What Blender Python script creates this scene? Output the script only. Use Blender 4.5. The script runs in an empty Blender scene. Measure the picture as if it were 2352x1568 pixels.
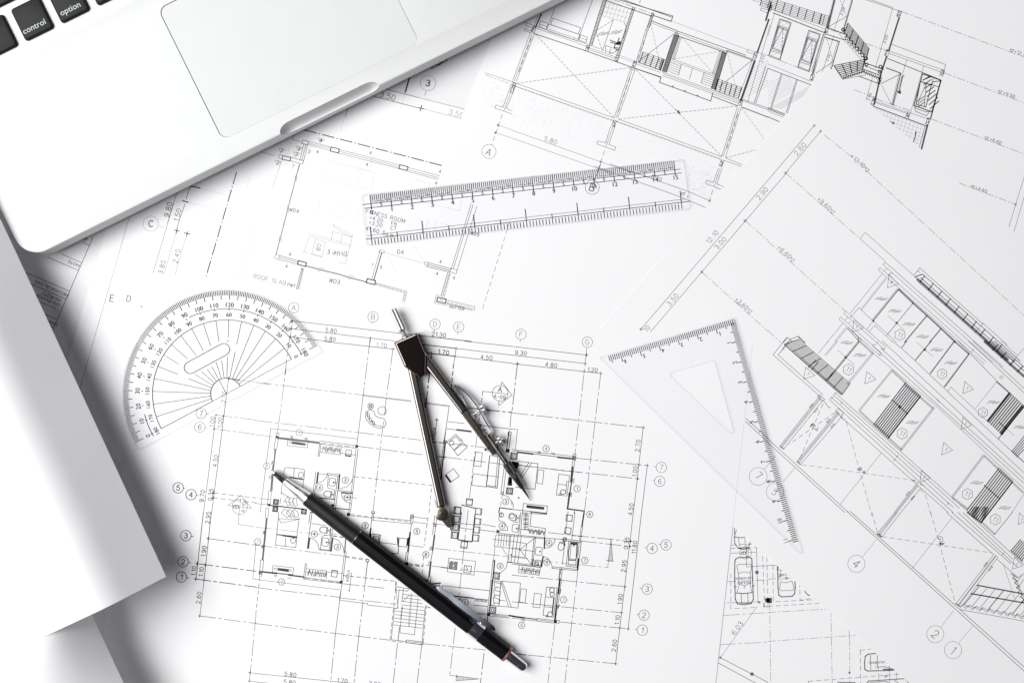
import bpy, bmesh, math, random
from mathutils import Vector, Matrix
random.seed(7)

# ------------------------------------------------------------------ camera, world, lights, exposure
SC = bpy.context.scene
H = 0.56                       # camera height over the desk (m)
S = 0.502 / 2352.0             # metres on the desk per drawing unit (1/2352 of the picture width)
cam = bpy.data.cameras.new('camera')
cam.sensor_width = 36.0
cam.lens = 36.0 * H / 0.502
cam.clip_start = 0.01
cam.clip_end = 20.0
cam.dof.use_dof = False
cam.dof.focus_distance = H - 0.002
cam.dof.aperture_fstop = 9.0
camo = bpy.data.objects.new('camera', cam)
camo.location = (0, 0, H)
SC.collection.objects.link(camo)
SC.camera = camo

world = bpy.data.worlds.new('World')
SC.world = world
world.use_nodes = True
bg = world.node_tree.nodes['Background']
bg.inputs[0].default_value = (1.0, 0.86, 1.10, 1)
bg.inputs[1].default_value = 0.052


def area_light(name, loc, target, size, energy, color=(1, 1, 1), spread=180):
    l = bpy.data.lights.new(name, 'AREA')
    l.shape = 'SQUARE'
    l.size = size
    l.energy = energy
    l.color = color
    l.spread = math.radians(spread)
    o = bpy.data.objects.new(name, l)
    o.location = loc
    d = Vector(target) - Vector(loc)
    o.rotation_euler = d.to_track_quat('-Z', 'Y').to_euler()
    SC.collection.objects.link(o)
    return o


area_light('window_light', (-0.98, 0.14, 1.50), (-0.04, -0.03, 0), 1.32, 48.5, (1.0, 0.995, 0.99), 180)

SC.view_settings.view_transform = 'Standard'
SC.view_settings.look = 'None'
SC.view_settings.exposure = 0.0
SC.view_settings.gamma = 1.0
SC.view_settings.use_curve_mapping = False
SC.render.engine = 'CYCLES'
SC.cycles.use_denoising = True
SC.cycles.max_bounces = 10
SC.cycles.transparent_max_bounces = 24
SC.cycles.filter_width = 1.5


# ------------------------------------------------------------------ helpers
def P(x, y, z=0.0):
    """drawing unit -> point of the real place at height z"""
    f = S * (H - z) / H
    return Vector(((x - 1176.0) * f, -(y - 784.0) * f, z))


def material(name, color=(0.8, 0.8, 0.8), rough=0.6, metal=0.0, spec=0.5, var=0.0, scale=40.0, bump=0.0, bscale=800.0,
             aniso=None):
    m = bpy.data.materials.new(name)
    m.use_nodes = True
    nt = m.node_tree
    b = nt.nodes['Principled BSDF']
    b.inputs['Base Color'].default_value = (*color, 1)
    b.inputs['Roughness'].default_value = rough
    b.inputs['Metallic'].default_value = metal
    b.inputs['Specular IOR Level'].default_value = spec
    tc = nt.nodes.new('ShaderNodeTexCoord')
    if var > 0:
        n = nt.nodes.new('ShaderNodeTexNoise')
        n.inputs['Scale'].default_value = scale
        n.inputs['Detail'].default_value = 6
        nt.links.new(tc.outputs['Object'], n.inputs['Vector'])
        r = nt.nodes.new('ShaderNodeMapRange')
        r.inputs[1].default_value = 0.3
        r.inputs[2].default_value = 0.7
        r.inputs[3].default_value = 1 - var
        r.inputs[4].default_value = 1 + var
        nt.links.new(n.outputs['Fac'], r.inputs[0])
        mx = nt.nodes.new('ShaderNodeMix')
        mx.data_type = 'RGBA'
        mx.blend_type = 'MULTIPLY'
        mx.inputs['Factor'].default_value = 1.0
        mx.inputs['A'].default_value = (*color, 1)
        nt.links.new(r.outputs[0], mx.inputs['B'])
        nt.links.new(mx.outputs['Result'], b.inputs['Base Color'])
        if metal > 0.5:
            r2 = nt.nodes.new('ShaderNodeMapRange')
            r2.inputs[1].default_value = 0.3
            r2.inputs[2].default_value = 0.7
            r2.inputs[3].default_value = max(0.02, rough - 0.12)
            r2.inputs[4].default_value = rough + 0.15
            nt.links.new(n.outputs['Fac'], r2.inputs[0])
            nt.links.new(r2.outputs[0], b.inputs['Roughness'])
    if bump > 0:
        n2 = nt.nodes.new('ShaderNodeTexNoise')
        n2.inputs['Scale'].default_value = bscale
        n2.inputs['Detail'].default_value = 4
        nt.links.new(tc.outputs['Object'], n2.inputs['Vector'])
        bp = nt.nodes.new('ShaderNodeBump')
        bp.inputs['Strength'].default_value = bump
        bp.inputs['Distance'].default_value = 0.0004
        nt.links.new(n2.outputs['Fac'], bp.inputs['Height'])
        nt.links.new(bp.outputs['Normal'], b.inputs['Normal'])
    return m


def wavy(m, strength, scale=7.0):
    """long low waves in a sheet, on top of its fine grain"""
    nt = m.node_tree
    b = nt.nodes['Principled BSDF']
    old = b.inputs['Normal'].links[0].from_socket if b.inputs['Normal'].links else None
    tc = nt.nodes.new('ShaderNodeTexCoord')
    n = nt.nodes.new('ShaderNodeTexNoise')
    n.inputs['Scale'].default_value = scale
    n.inputs['Detail'].default_value = 1.5
    bp = nt.nodes.new('ShaderNodeBump')
    bp.inputs['Strength'].default_value = strength
    bp.inputs['Distance'].default_value = 0.01
    nt.links.new(tc.outputs['Object'], n.inputs['Vector'])
    nt.links.new(n.outputs['Fac'], bp.inputs['Height'])
    if old:
        nt.links.new(old, bp.inputs['Normal'])
    nt.links.new(bp.outputs['Normal'], b.inputs['Normal'])


def clear_plastic(name, tint, gloss=0.06, shine=0.008):
    m = bpy.data.materials.new(name)
    m.use_nodes = True
    nt = m.node_tree
    nt.nodes.clear()
    out = nt.nodes.new('ShaderNodeOutputMaterial')
    tr = nt.nodes.new('ShaderNodeBsdfTransparent')
    tr.inputs[0].default_value = (*tint, 1)
    gl = nt.nodes.new('ShaderNodeBsdfGlossy')
    gl.inputs['Roughness'].default_value = gloss
    gl.inputs['Color'].default_value = (1, 1, 1, 1)
    mx = nt.nodes.new('ShaderNodeMixShader')
    mx.inputs[0].default_value = shine
    nt.links.new(tr.outputs[0], mx.inputs[1])
    nt.links.new(gl.outputs[0], mx.inputs[2])
    nt.links.new(mx.outputs[0], out.inputs[0])
    return m


M = {}
M['desk'] = material('desk_white', (0.78, 0.78, 0.79), 0.5, var=0.03, scale=8)
M['paper'] = material('drawing_paper', (0.86, 0.865, 0.875), 0.9, spec=0.15, var=0.008, scale=9, bump=0.12, bscale=2600)
M['paper_dull'] = material('dull_paper', (0.80, 0.80, 0.815), 0.9, spec=0.15, var=0.012, scale=9, bump=0.12, bscale=2600)  # a little darker than the other paper, for the title block sheet
M['roll_paper'] = material('roll_paper', (0.87, 0.875, 0.89), 0.9, spec=0.12, var=0.006, scale=14, bump=0.08, bscale=2200)
wavy(M['paper'], 0.22)
wavy(M['roll_paper'], 0.16, 16.0)
for nm, g in (('k', 0.014), ('d', 0.055), ('m', 0.14), ('l', 0.32), ('f', 0.6), ('o', None)):  # paler tones also paint print washed out by bright light
    c = (0.55, 0.24, 0.06) if g is None else (g, g, g * 1.06)
    M['ink_' + nm] = material('ink_' + nm, c, 0.8, spec=0.2, var=0.12, scale=300)
for nm, g in (('k', 0.07), ('d', 0.17), ('m', 0.28), ('l', 0.38), ('f', 0.6), ('o', 0.3)):
    M['soft_' + nm] = material('soft_ink_' + nm, (g, g, g * 1.05), 0.8, spec=0.2, var=0.12, scale=300)
M['clear'] = clear_plastic('clear_plastic', (0.993, 0.994, 0.997), 0.06, 0.0)
M['clear_rim'] = clear_plastic('clear_plastic_rim', (0.875, 0.88, 0.895), 0.2, 0.03)  # greyer tint paints in the edge darkening that refraction gives
M['alu'] = material('bead_blasted_aluminium', (0.70, 0.712, 0.712), 0.6, metal=0.1, spec=0.25, var=0.012, scale=60, bump=0.10, bscale=5200)
M['alu_pad'] = material('trackpad_glass', (0.67, 0.682, 0.682), 0.6, metal=0.1, spec=0.25, var=0.012, scale=60, bump=0.08, bscale=5200)
M['key'] = material('black_key_plastic', (0.012, 0.013, 0.013), 0.55, spec=0.22, var=0.08, scale=200, bump=0.1, bscale=4000)
M['legend'] = material('legend_white', (0.62, 0.68, 0.66), 0.6)
M['steel'] = material('worn_nickel', (0.21, 0.20, 0.182), 0.17, metal=1.0)
M['steel_head'] = material('polished_dark_nickel', (0.15, 0.118, 0.11), 0.09, metal=1.0)
M['brass'] = material('tarnished_nickel', (0.24, 0.23, 0.185), 0.2, metal=1.0)
M['knurl_chrome'] = material('satin_chrome', (0.50, 0.50, 0.51), 0.42, metal=1.0)
M['chrome'] = material('chrome', (0.72, 0.72, 0.74), 0.14, metal=1.0, var=0.03, scale=200)
M['gun'] = material('dark_steel', (0.20, 0.195, 0.19), 0.3, metal=1.0, var=0.14, scale=300)
M['sleeve'] = material('satin_aluminium', (0.88, 0.88, 0.89), 0.36, metal=1.0, var=0.03, scale=300, bump=0.1, bscale=4000)
M['black'] = material('matt_black_metal', (0.004, 0.004, 0.005), 0.38, spec=0.12, var=0.12, scale=150, bump=0.04, bscale=5000)
M['clip'] = material('clip_metal', (0.16, 0.175, 0.205), 0.33, metal=1.0)
M['ring'] = material('copper_ring', (0.32, 0.15, 0.13), 0.4, metal=0.6)
M['dark'] = material('gap_shade', (0.02, 0.02, 0.022), 0.8)
M['crumb'] = material('crumb', (0.42, 0.30, 0.16), 0.8, var=0.3, scale=900)


def link(o, parent=None):
    SC.collection.objects.link(o)
    if parent is not None:
        o.parent = parent
    return o


def mesh_obj(name, verts, faces, mat, parent=None, smooth=False, mats=None, midx=None):
    me = bpy.data.meshes.new(name)
    me.from_pydata([tuple(v) for v in verts], [], faces)
    for mm in (mats or [mat]):
        me.materials.append(mm)
    if midx is not None:
        me.polygons.foreach_set('material_index', midx)
    if smooth:
        me.polygons.foreach_set('use_smooth', [True] * len(faces))
    me.update()
    return link(bpy.data.objects.new(name, me), parent)


def bm_obj(name, bm, mat, parent=None, smooth=None, mats=None):
    bmesh.ops.recalc_face_normals(bm, faces=bm.faces[:])
    me = bpy.data.meshes.new(name)
    bm.to_mesh(me)
    bm.free()
    for mm in (mats or [mat]):
        me.materials.append(mm)
    if smooth:
        me.polygons.foreach_set('use_smooth', [True] * len(me.polygons))
        me.set_sharp_from_angle(angle=math.radians(smooth))
    return link(bpy.data.objects.new(name, me), parent)


def empty(name, loc, label, cat, group=None):
    o = bpy.data.objects.new(name, None)
    o.empty_display_size = 0.01
    o['label'] = label
    o['category'] = cat
    if group:
        o['group'] = group
    SC.collection.objects.link(o)
    return o


def prism(poly, z0, z1, bevel=0.0, seg=2, holes=()):
    """closed outline (x, y in metres, world) extruded from z0 to z1, upper edges bevelled"""
    bm = bmesh.new()
    vs = [bm.verts.new((p[0], p[1], z0)) for p in poly]
    f = bm.faces.new(vs)
    if holes:
        bm.faces.remove(f)
        edges = []
        loops = [vs] + [[bm.verts.new((p[0], p[1], z0)) for p in h] for h in holes]
        for lp in loops:
            for i in range(len(lp)):
                a, b = lp[i], lp[(i + 1) % len(lp)]
                e = bm.edges.get((a, b)) or bm.edges.new((a, b))
                edges.append(e)
        r = bmesh.ops.triangle_fill(bm, use_beauty=True, use_dissolve=False, edges=edges)
        faces = [g for g in r['geom'] if isinstance(g, bmesh.types.BMFace)]
    else:
        faces = [f]
    r = bmesh.ops.extrude_face_region(bm, geom=faces)
    top = [g for g in r['geom'] if isinstance(g, bmesh.types.BMVert)]
    bmesh.ops.translate(bm, verts=top, vec=(0, 0, z1 - z0))
    if bevel > 0:
        bm.normal_update()
        es = [e for e in bm.edges if len(e.link_faces) == 2 and all(abs(v.co.z - z1) < 1e-7 for v in e.verts)
              and e.calc_face_angle(0) > 0.6]
        bmesh.ops.bevel(bm, geom=es, offset=bevel, segments=seg, affect='EDGES', profile=0.5, clamp_overlap=True)
    return bm


def rounded(poly, r, n=6):
    """round the corners of a polygon (list of 2D Vectors)"""
    out = []
    m = len(poly)
    for i in range(m):
        p0, p1, p2 = Vector(poly[i - 1][:2]), Vector(poly[i][:2]), Vector(poly[(i + 1) % m][:2])
        a, b = (p0 - p1).normalized(), (p2 - p1).normalized()
        ang = a.angle(b)
        rr = r[i] if isinstance(r, (list, tuple)) else r
        d = rr / math.tan(ang / 2)
        c = p1 + (a + b).normalized() * (rr / math.sin(ang / 2))
        s, e = p1 + a * d - c, p1 + b * d - c
        t = s.angle_signed(e) if s.length and e.length else 0
        a0 = math.atan2(s.y, s.x)
        a1 = math.atan2(e.y, e.x)
        da = (a1 - a0 + math.pi) % (2 * math.pi) - math.pi
        for k in range(n + 1):
            q = a0 + da * k / n
            out.append(Vector((c.x + rr * math.cos(q), c.y + rr * math.sin(q))))
    return out


def lathe(p0, p1, prof, n=28, flute=None):
    """surface of revolution about the line p0 -> p1; prof = [(metres along, radius)]"""
    ax = (p1 - p0).normalized()
    up = Vector((0, 0, 1))
    u = ax.cross(up)
    u = u.normalized() if u.length > 1e-6 else Vector((1, 0, 0))
    v = u.cross(ax)
    bm = bmesh.new()
    rings = []
    for t, r in prof:
        ring = []
        for k in range(n):
            a = 2 * math.pi * k / n
            rr = r
            if flute and flute[1] <= t <= flute[2]:
                rr = r * (1 - flute[0] * (k % 2))
            ring.append(bm.verts.new(p0 + ax * t + (u * math.cos(a) + v * math.sin(a)) * rr))
        rings.append(ring)
    for a, b in zip(rings[:-1], rings[1:]):
        for k in range(n):
            bm.faces.new((a[k], a[(k + 1) % n], b[(k + 1) % n], b[k]))
    bm.faces.new(rings[0])
    bm.faces.new(rings[-1][::-1])
    return bm


def sweep(pts, w, h, up=Vector((0, 0, 1))):
    """flat strip (width w in plan, thickness h) along 3D points; w may be a list"""
    bm = bmesh.new()
    rings = []
    for i, p in enumerate(pts):
        d = (pts[min(i + 1, len(pts) - 1)] - pts[max(i - 1, 0)]).normalized()
        s = d.cross(up).normalized()
        q = s.cross(d).normalized()
        ww = w[i] if isinstance(w, (list, tuple)) else w
        rings.append([bm.verts.new(p + s * (ww / 2 * a) + q * (h / 2 * b)) for a, b in ((-1, -1), (1, -1), (1, 1), (-1, 1))])
    for a, b in zip(rings[:-1], rings[1:]):
        for k in range(4):
            bm.faces.new((a[k], a[(k + 1) % 4], b[(k + 1) % 4], b[k]))
    bm.faces.new(rings[0])
    bm.faces.new(rings[-1][::-1])
    return bm


# ------------------------------------------------------------------ ink: flat print as thin ribbons just over the sheet
def ell(cx, cy, rx, ry, a0=0, a1=360, n=14):
    return [(cx + rx * math.cos(math.radians(a0 + (a1 - a0) * k / n)), cy + ry * math.sin(math.radians(a0 + (a1 - a0) * k / n))) for k in range(n + 1)]


six = [(.55, .85), (.45, .97), (.3, 1), (.12, .9), (.02, .65), (0, .35), (.08, .1), (.3, 0), (.52, .08), (.6, .3), (.52, .53), (.3, .62), (.1, .53), (.01, .35)]
GL = {
    '0': [ell(.3, .5, .3, .5)], '1': [[(.08, .78), (.3, 1), (.3, 0)]],
    '2': [[(.02, .75), (.1, .92), (.3, 1), (.5, .92), (.58, .74), (.5, .52), (0, 0), (.6, 0)]],
    '3': [[(.03, .85), (.15, .97), (.3, 1), (.48, .93), (.55, .77), (.48, .6), (.28, .54), (.5, .46), (.6, .27), (.5, .07), (.3, 0), (.12, .04), (0, .18)]],
    '4': [[(.45, 0), (.45, 1), (0, .3), (.62, .3)]],
    '5': [[(.53, 1), (.12, 1), (.05, .55), (.2, .64), (.35, .65), (.52, .55), (.6, .33), (.52, .1), (.3, 0), (.1, .05), (0, .17)]],
    '6': [six], '7': [[(0, 1), (.6, 1), (.2, 0)]], '8': [ell(.3, .76, .25, .24), ell(.3, .26, .3, .26)],
    '9': [[(.6 - x, 1 - y) for x, y in six]], '.': [[(.08, 0), (.08, .1)]], '+': [[(.3, .2), (.3, .75)], [(.02, .47), (.58, .47)]],
    '-': [[(.05, .45), (.5, .45)]], ' ': [],
    'A': [[(0, 0), (.35, 1), (.7, 0)], [(.12, .34), (.58, .34)]],
    'B': [[(0, 0), (0, 1), (.4, 1), (.58, .88), (.58, .65), (.4, .53), (0, .53)], [(.4, .53), (.62, .42), (.62, .12), (.42, 0), (0, 0)]],
    'C': [ell(.38, .5, .38, .5, 50, 310)], 'D': [[(0, 0), (0, 1), (.3, 1), (.55, .85), (.65, .5), (.55, .15), (.3, 0), (0, 0)]],
    'E': [[(.58, 0), (0, 0), (0, 1), (.58, 1)], [(0, .53), (.5, .53)]], 'F': [[(0, 0), (0, 1), (.58, 1)], [(0, .53), (.48, .53)]],
    'G': [ell(.38, .5, .38, .5, 50, 330) + [(.74, .45), (.4, .45)]], 'H': [[(0, 0), (0, 1)], [(.6, 0), (.6, 1)], [(0, .52), (.6, .52)]],
    'I': [[(.1, 0), (.1, 1)]], 'L': [[(0, 1), (0, 0), (.52, 0)]], 'M': [[(0, 0), (0, 1), (.36, .2), (.72, 1), (.72, 0)]],
    'N': [[(0, 0), (0, 1), (.6, 0), (.6, 1)]], 'O': [ell(.38, .5, .38, .5)], 'P': [[(0, 0), (0, 1), (.42, 1), (.6, .88), (.6, .6), (.42, .48), (0, .48)]],
    'R': [[(0, 0), (0, 1), (.42, 1), (.6, .88), (.6, .64), (.42, .52), (0, .52)], [(.36, .52), (.62, 0)]],
    'S': [[(.56, .85), (.42, .98), (.2, .98), (.04, .84), (.06, .64), (.5, .42), (.58, .2), (.44, .02), (.16, .02), (0, .18)]],
    'T': [[(0, 1), (.62, 1)], [(.31, 1), (.31, 0)]], 'U': [[(0, 1), (0, .2), (.12, .03), (.3, 0), (.48, .03), (.6, .2), (.6, 1)]],
    'W': [[(0, 1), (.2, 0), (.42, .9), (.64, 0), (.84, 1)]],
    's': [[(.42, .55), (.2, .64), (.05, .5), (.38, .22), (.3, .02), (.02, .1)]], 'l': [[(.1, 0), (.1, 1)]], 'o': [ell(.25, .32, .25, .32)],
    'p': [[(0, -.28), (0, .62)], ell(.25, .32, .25, .32)], 'e': [[(0, .34), (.5, .34), (.4, .6), (.2, .64), (.02, .45), (.03, .15), (.22, 0), (.46, .1)]],
    'q': [[(.5, -.28), (.5, .62)], ell(.25, .32, .25, .32)], 'm': [[(0, 0), (0, .62)], [(0, .45), (.15, .62), (.32, .5), (.32, 0)], [(.32, .45), (.48, .62), (.64, .5), (.64, 0)]],
    't': [[(.15, .9), (.15, .1), (.3, 0)], [(0, .62), (.3, .62)]], 'r': [[(0, 0), (0, .62)], [(0, .4), (.15, .6), (.3, .6)]], 'a': [ell(.25, .32, .25, .32), [(.5, .62), (.5, 0)]],
    'y': [[(0, .62), (.25, 0)], [(.5, .62), (.15, -.28)]], 'k': [[(0, 0), (0, 1)], [(.42, .62), (0, .25), (.45, 0)]], 'i': [[(.08, 0), (.08, .62)], [(.08, .85), (.08, .92)]],
    'n': [[(0, 0), (0, .62)], [(0, .42), (.2, .64), (.44, .5), (.44, 0)]], 'g': [[(.5, .62), (.5, -.15), (.3, -.3), (.05, -.2)], ell(.25, .32, .25, .32)],
}
TONES = 'kdmlfo'
DASH = {'dd': (37, 6.5, 7, 6.5), 'da': (9.5, 6), 'ds': (6, 3.5), 'd2': (19, 5, 3.5, 5), 'bold': (28, 6.4, 1.6, 6.4), 'dl': (11, 7)}
_FONT_CACHE = {}


def font_polys(s):
    """outline font glyphs -> (verts, faces), unit height, centred"""
    if s in _FONT_CACHE:
        return _FONT_CACHE[s]
    cu = bpy.data.curves.new('t', 'FONT')
    cu.body = s
    cu.align_x = 'CENTER'
    cu.align_y = 'CENTER'
    cu.resolution_u = 3
    ob = bpy.data.objects.new('t', cu)
    SC.collection.objects.link(ob)
    dg = bpy.context.evaluated_depsgraph_get()
    me = bpy.data.meshes.new_from_object(ob.evaluated_get(dg))
    r = ([(v.co.x, v.co.y) for v in me.vertices], [tuple(p.vertices) for p in me.polygons])
    bpy.data.objects.remove(ob)
    bpy.data.curves.remove(cu)
    bpy.data.meshes.remove(me)
    _FONT_CACHE[s] = r
    return r


class Ink:
    def __init__(self):
        self.d = {'lines': ([], [], []), 'text': ([], [], [])}

    def quad(self, q, t, ch='lines'):
        v, f, m = self.d[ch]
        n = len(v)
        v.extend(q)
        f.append(tuple(range(n, n + len(q))))
        m.append(TONES.index(t))

    def seg(self, a, b, w, t, ch='lines'):
        dx, dy = b[0] - a[0], b[1] - a[1]
        L = math.hypot(dx, dy)
        if L < 1e-6:
            return
        nx, ny = -dy / L * w / 2, dx / L * w / 2
        ex, ey = dx / L * w * .3, dy / L * w * .3
        self.quad([(a[0] - ex + nx, a[1] - ey + ny), (b[0] + ex + nx, b[1] + ey + ny), (b[0] + ex - nx, b[1] + ey - ny), (a[0] - ex - nx, a[1] - ey - ny)], t, ch)

    def line(self, pts, w, t, dash=None, ch='lines'):
        if not dash:
            for a, b in zip(pts[:-1], pts[1:]):
                self.seg(a, b, w, t, ch)
            return
        pat = DASH[dash]
        i, rem, on = 0, pat[0], True
        for a, b in zip(pts[:-1], pts[1:]):
            L = math.hypot(b[0] - a[0], b[1] - a[1])
            p = 0.0
            while p < L - 1e-6:
                st = min(rem, L - p)
                if on:
                    self.seg((a[0] + (b[0] - a[0]) * p / L, a[1] + (b[1] - a[1]) * p / L), (a[0] + (b[0] - a[0]) * (p + st) / L, a[1] + (b[1] - a[1]) * (p + st) / L), w, t, ch)
                p += st
                rem -= st
                if rem < 1e-6:
                    i = (i + 1) % len(pat)
                    rem, on = pat[i], not on

    def text(self, x, y, s, h, ang, t, w):
        adv, tot, gl = [], 0.0, []
        for c in s:
            g = GL.get(c, [])
            wd = max([p[0] for st in g for p in st], default=.35)
            adv.append(tot)
            tot += wd + .30
        tot -= .30
        ca, sa = math.cos(math.radians(ang)), math.sin(math.radians(ang))
        for c, ax in zip(s, adv):
            for st in GL.get(c, []):
                pts = []
                for gx, gy in st:
                    lx, ly = (gx + ax - tot / 2) * h, -(gy - .5) * h
                    pts.append((x + lx * ca - ly * sa, y + lx * sa + ly * ca))
                self.line(pts, w, t, None, 'text')

    def font(self, x, y, s, h, ang, t, mirror=False):
        vs, fs = font_polys(s)
        ca, sa = math.cos(math.radians(ang)), math.sin(math.radians(ang))
        v, f, m = self.d['text']
        n = len(v)
        for gx, gy in vs:
            lx, ly = gx * h * 1.38 * (-1 if mirror else 1), -gy * h * 1.38
            v.append((x + lx * ca - ly * sa, y + lx * sa + ly * ca))
        for p in fs:
            f.append(tuple(i + n for i in p))
            m.append(TONES.index(t))

    def build(self, parent, z, lname='printed_lines', tname='lettering', pre='ink_'):
        for ch, nm in (('lines', lname), ('text', tname)):
            v, f, m = self.d[ch]
            if not f:
                continue
            zz = z + (0.00004 if ch == 'lines' else 0.00006)
            vv = [P(x, y, zz) for x, y in v]
            ff = []
            for p in f:                               # all print faces up
                a, b, c = vv[p[0]], vv[p[1]], vv[p[2]]
                ff.append(p if (b - a).cross(c - a).z > 0 else p[::-1])
            o = mesh_obj(nm, vv, ff, None, parent, mats=[M[pre + c] for c in TONES], midx=m)
            o['kind'] = 'stuff'


# drafting state: current ink, reading frame, text angle
I = None
FX = FY = 0.0
FK = 0.25
ANG = 0.0
W0 = 1.0


def sheet_ink(ang, wscale=1.0):
    global I, ANG, W0
    I = Ink()
    ANG = ang
    W0 = wscale
    return I


def T(i, j):
    global FX, FY, FK
    FX, FY, FK = 588.0 * i, 392.0 * j, 0.25


def q(x, y):
    return (FX + x * FK, FY + y * FK)


def pts_of(s):
    return [q(*map(float, p.split(','))) for p in s.split()]


def l(s, w=5, t='d', d=None):
    """polylines, separated by ';', read in the current frame"""
    for part in s.split(';'):
        if part.strip():
            I.line(pts_of(part), w * .25 * W0, t, d)


def lad(s, n, w=5, t='d', d=None):
    """n+1 lines between the line a-b and the line c-d (a b c d)"""
    a, b, c, e = pts_of(s)
    for k in range(n + 1):
        u = k / n
        I.line([(a[0] + (c[0] - a[0]) * u, a[1] + (c[1] - a[1]) * u), (b[0] + (e[0] - b[0]) * u, b[1] + (e[1] - b[1]) * u)], w * .25 * W0, t, d)


def grid(s, n, m, w=4, t='m', wv=None, tv=None):
    """quad a b c d (round the outline): n divisions across a-d, m divisions along a-b"""
    a, b, c, e = s.split()
    lad(f'{a} {b} {e} {c}', n, w, t)
    lad(f'{a} {e} {b} {c}', m, wv or w, tv or t)


def cl(s, w=5, t='d'):
    for part in s.split(';'):
        p = part.split()
        l(part + ' ' + p[0], w, t)


def fill(s, t='m'):
    I.quad(pts_of(s), t)


def tx(x, y, s, h=38, ang=None, t='d', w=4.5):
    X, Y = q(x, y)
    I.text(X, Y, s, h * .25, ANG if ang is None else ang, t, w * .25 * W0)


def fx(x, y, s, h=38, ang=None, t='d', mirror=False):
    X, Y = q(x, y)
    I.font(X, Y, s, h * .25, ANG if ang is None else ang, t, mirror)


def ci(x, y, r, w=4, t='m', n=26, a0=0, a1=360):
    X, Y = q(x, y)
    I.line([(X + r * .25 * math.cos(math.radians(a0 + (a1 - a0) * k / n)), Y + r * .25 * math.sin(math.radians(a0 + (a1 - a0) * k / n))) for k in range(n + 1)], w * .25 * W0, t)


def mark(x, y, r, s, t='m', w=4, h=None, ang=None, tt=None, tw=None):
    ci(x, y, r, w, t)
    tx(x, y, s, h or r * 1.05, ang, tt or t, tw or w)


def hexa(x, y, s, r=32, t='m', w=5, ang=None):
    A = ANG if ang is None else ang
    l(' '.join(f'{x + r * math.cos(math.radians(A + 60 * k)):.1f},{y + r * math.sin(math.radians(A + 60 * k)):.1f}' for k in range(7)), w, t)
    tx(x, y, s, r * .85, A, t, w * .8)


def rc(x, y, w_, h_, w=5, t='d', ang=None):
    A = math.radians(ANG if ang is None else ang)
    c, s = math.cos(A), math.sin(A)
    cl(' '.join(f'{x + a * w_ / 2 * c - b * h_ / 2 * s:.1f},{y + a * w_ / 2 * s + b * h_ / 2 * c:.1f}' for a, b in ((-1, -1), (1, -1), (1, 1), (-1, 1))), w, t)


def node(x, y, s=24, t='k', ang=None, fillit=True):
    """hatched little column"""
    A = math.radians(ANG if ang is None else ang)
    c, sn = math.cos(A), math.sin(A)
    pp = ' '.join(f'{x + a * s / 2 * c - b * s / 2 * sn:.1f},{y + a * s / 2 * sn + b * s / 2 * c:.1f}' for a, b in ((-1, -1), (1, -1), (1, 1), (-1, 1)))
    if fillit:
        fill(pp, t)
    else:
        cl(pp, 4, t)
        for _ in range(7):
            u, v = random.uniform(-.5, .5) * s, random.uniform(-.5, .5) * s
            X, Y = x + u * c - v * sn, y + u * sn + v * c
            a = random.uniform(0, 3.1)
            L = s * .28
            l(f'{X - L * math.cos(a):.1f},{Y - L * math.sin(a):.1f} {X + L * math.cos(a):.1f},{Y + L * math.sin(a):.1f}', 4, t)


def hnode(x, y, w_, h_, t='d', ang=None):
    """hatched concrete node"""
    rc(x, y, w_, h_, 5, t, ang)
    A = math.radians(ANG if ang is None else ang)
    c, s = math.cos(A), math.sin(A)
    for _ in range(9):
        u, v = random.uniform(-.4, .4) * w_, random.uniform(-.42, .42) * h_
        X, Y = x + u * c - v * s, y + u * s + v * c
        a = random.uniform(0, 3.1)
        l(f'{X - 7 * math.cos(a):.1f},{Y - 7 * math.sin(a):.1f} {X + 7 * math.cos(a):.1f},{Y + 7 * math.sin(a):.1f}', 5, t)


def speaker(x, y, s, t='k', w=6):
    rc(x, y, s, s, w, t)
    ci(x, y, s * .40, w, t, 18)
    ci(x, y, s * .2, w, t, 12)
    A = math.radians(ANG)
    for k in range(4):
        a = A + math.pi / 4 + k * math.pi / 2
        l(f'{x + s * .45 * math.cos(a):.1f},{y + s * .45 * math.sin(a):.1f} {x + s * .62 * math.cos(a):.1f},{y + s * .62 * math.sin(a):.1f}', w * 1.4, t)


def hangers(x0, y0, x1, y1, h=55, n=15, w=5, t='d'):
    L = math.hypot(x1 - x0, y1 - y0)
    ux, uy = (x1 - x0) / L, (y1 - y0) / L
    for k in range(n):
        u = (k + .5) / n * L + random.uniform(-3, 3)
        dx = random.uniform(-.35, .35) * h
        a, b = -h / 2 * random.uniform(.7, 1), h / 2 * random.uniform(.7, 1)
        l(f'{x0 + ux * (u + dx / 2) - uy * a:.1f},{y0 + uy * (u + dx / 2) + ux * a:.1f} {x0 + ux * (u - dx / 2) - uy * b:.1f},{y0 + uy * (u - dx / 2) + ux * b:.1f}', w, t)


def blob(x, y, r, w=5, t='d', seed=0):
    rr = random.Random(seed + int(x * 7 + y))
    pp = []
    for k in range(9):
        a = 2 * math.pi * k / 9
        R = r * rr.uniform(.72, 1.12)
        pp.append(f'{x + R * math.cos(a):.1f},{y + R * math.sin(a):.1f}')
    cl(' '.join(pp), w, t)


def tick(x, y, s=14, ang=None, w=6, t='d'):
    A = math.radians((ANG if ang is None else ang))
    c, n = math.cos(A) * s, math.sin(A) * s
    l(f'{x - c:.1f},{y - n:.1f} {x + c:.1f},{y + n:.1f};{x + n:.1f},{y - c:.1f} {x - n:.1f},{y + c:.1f}', w, t)


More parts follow.
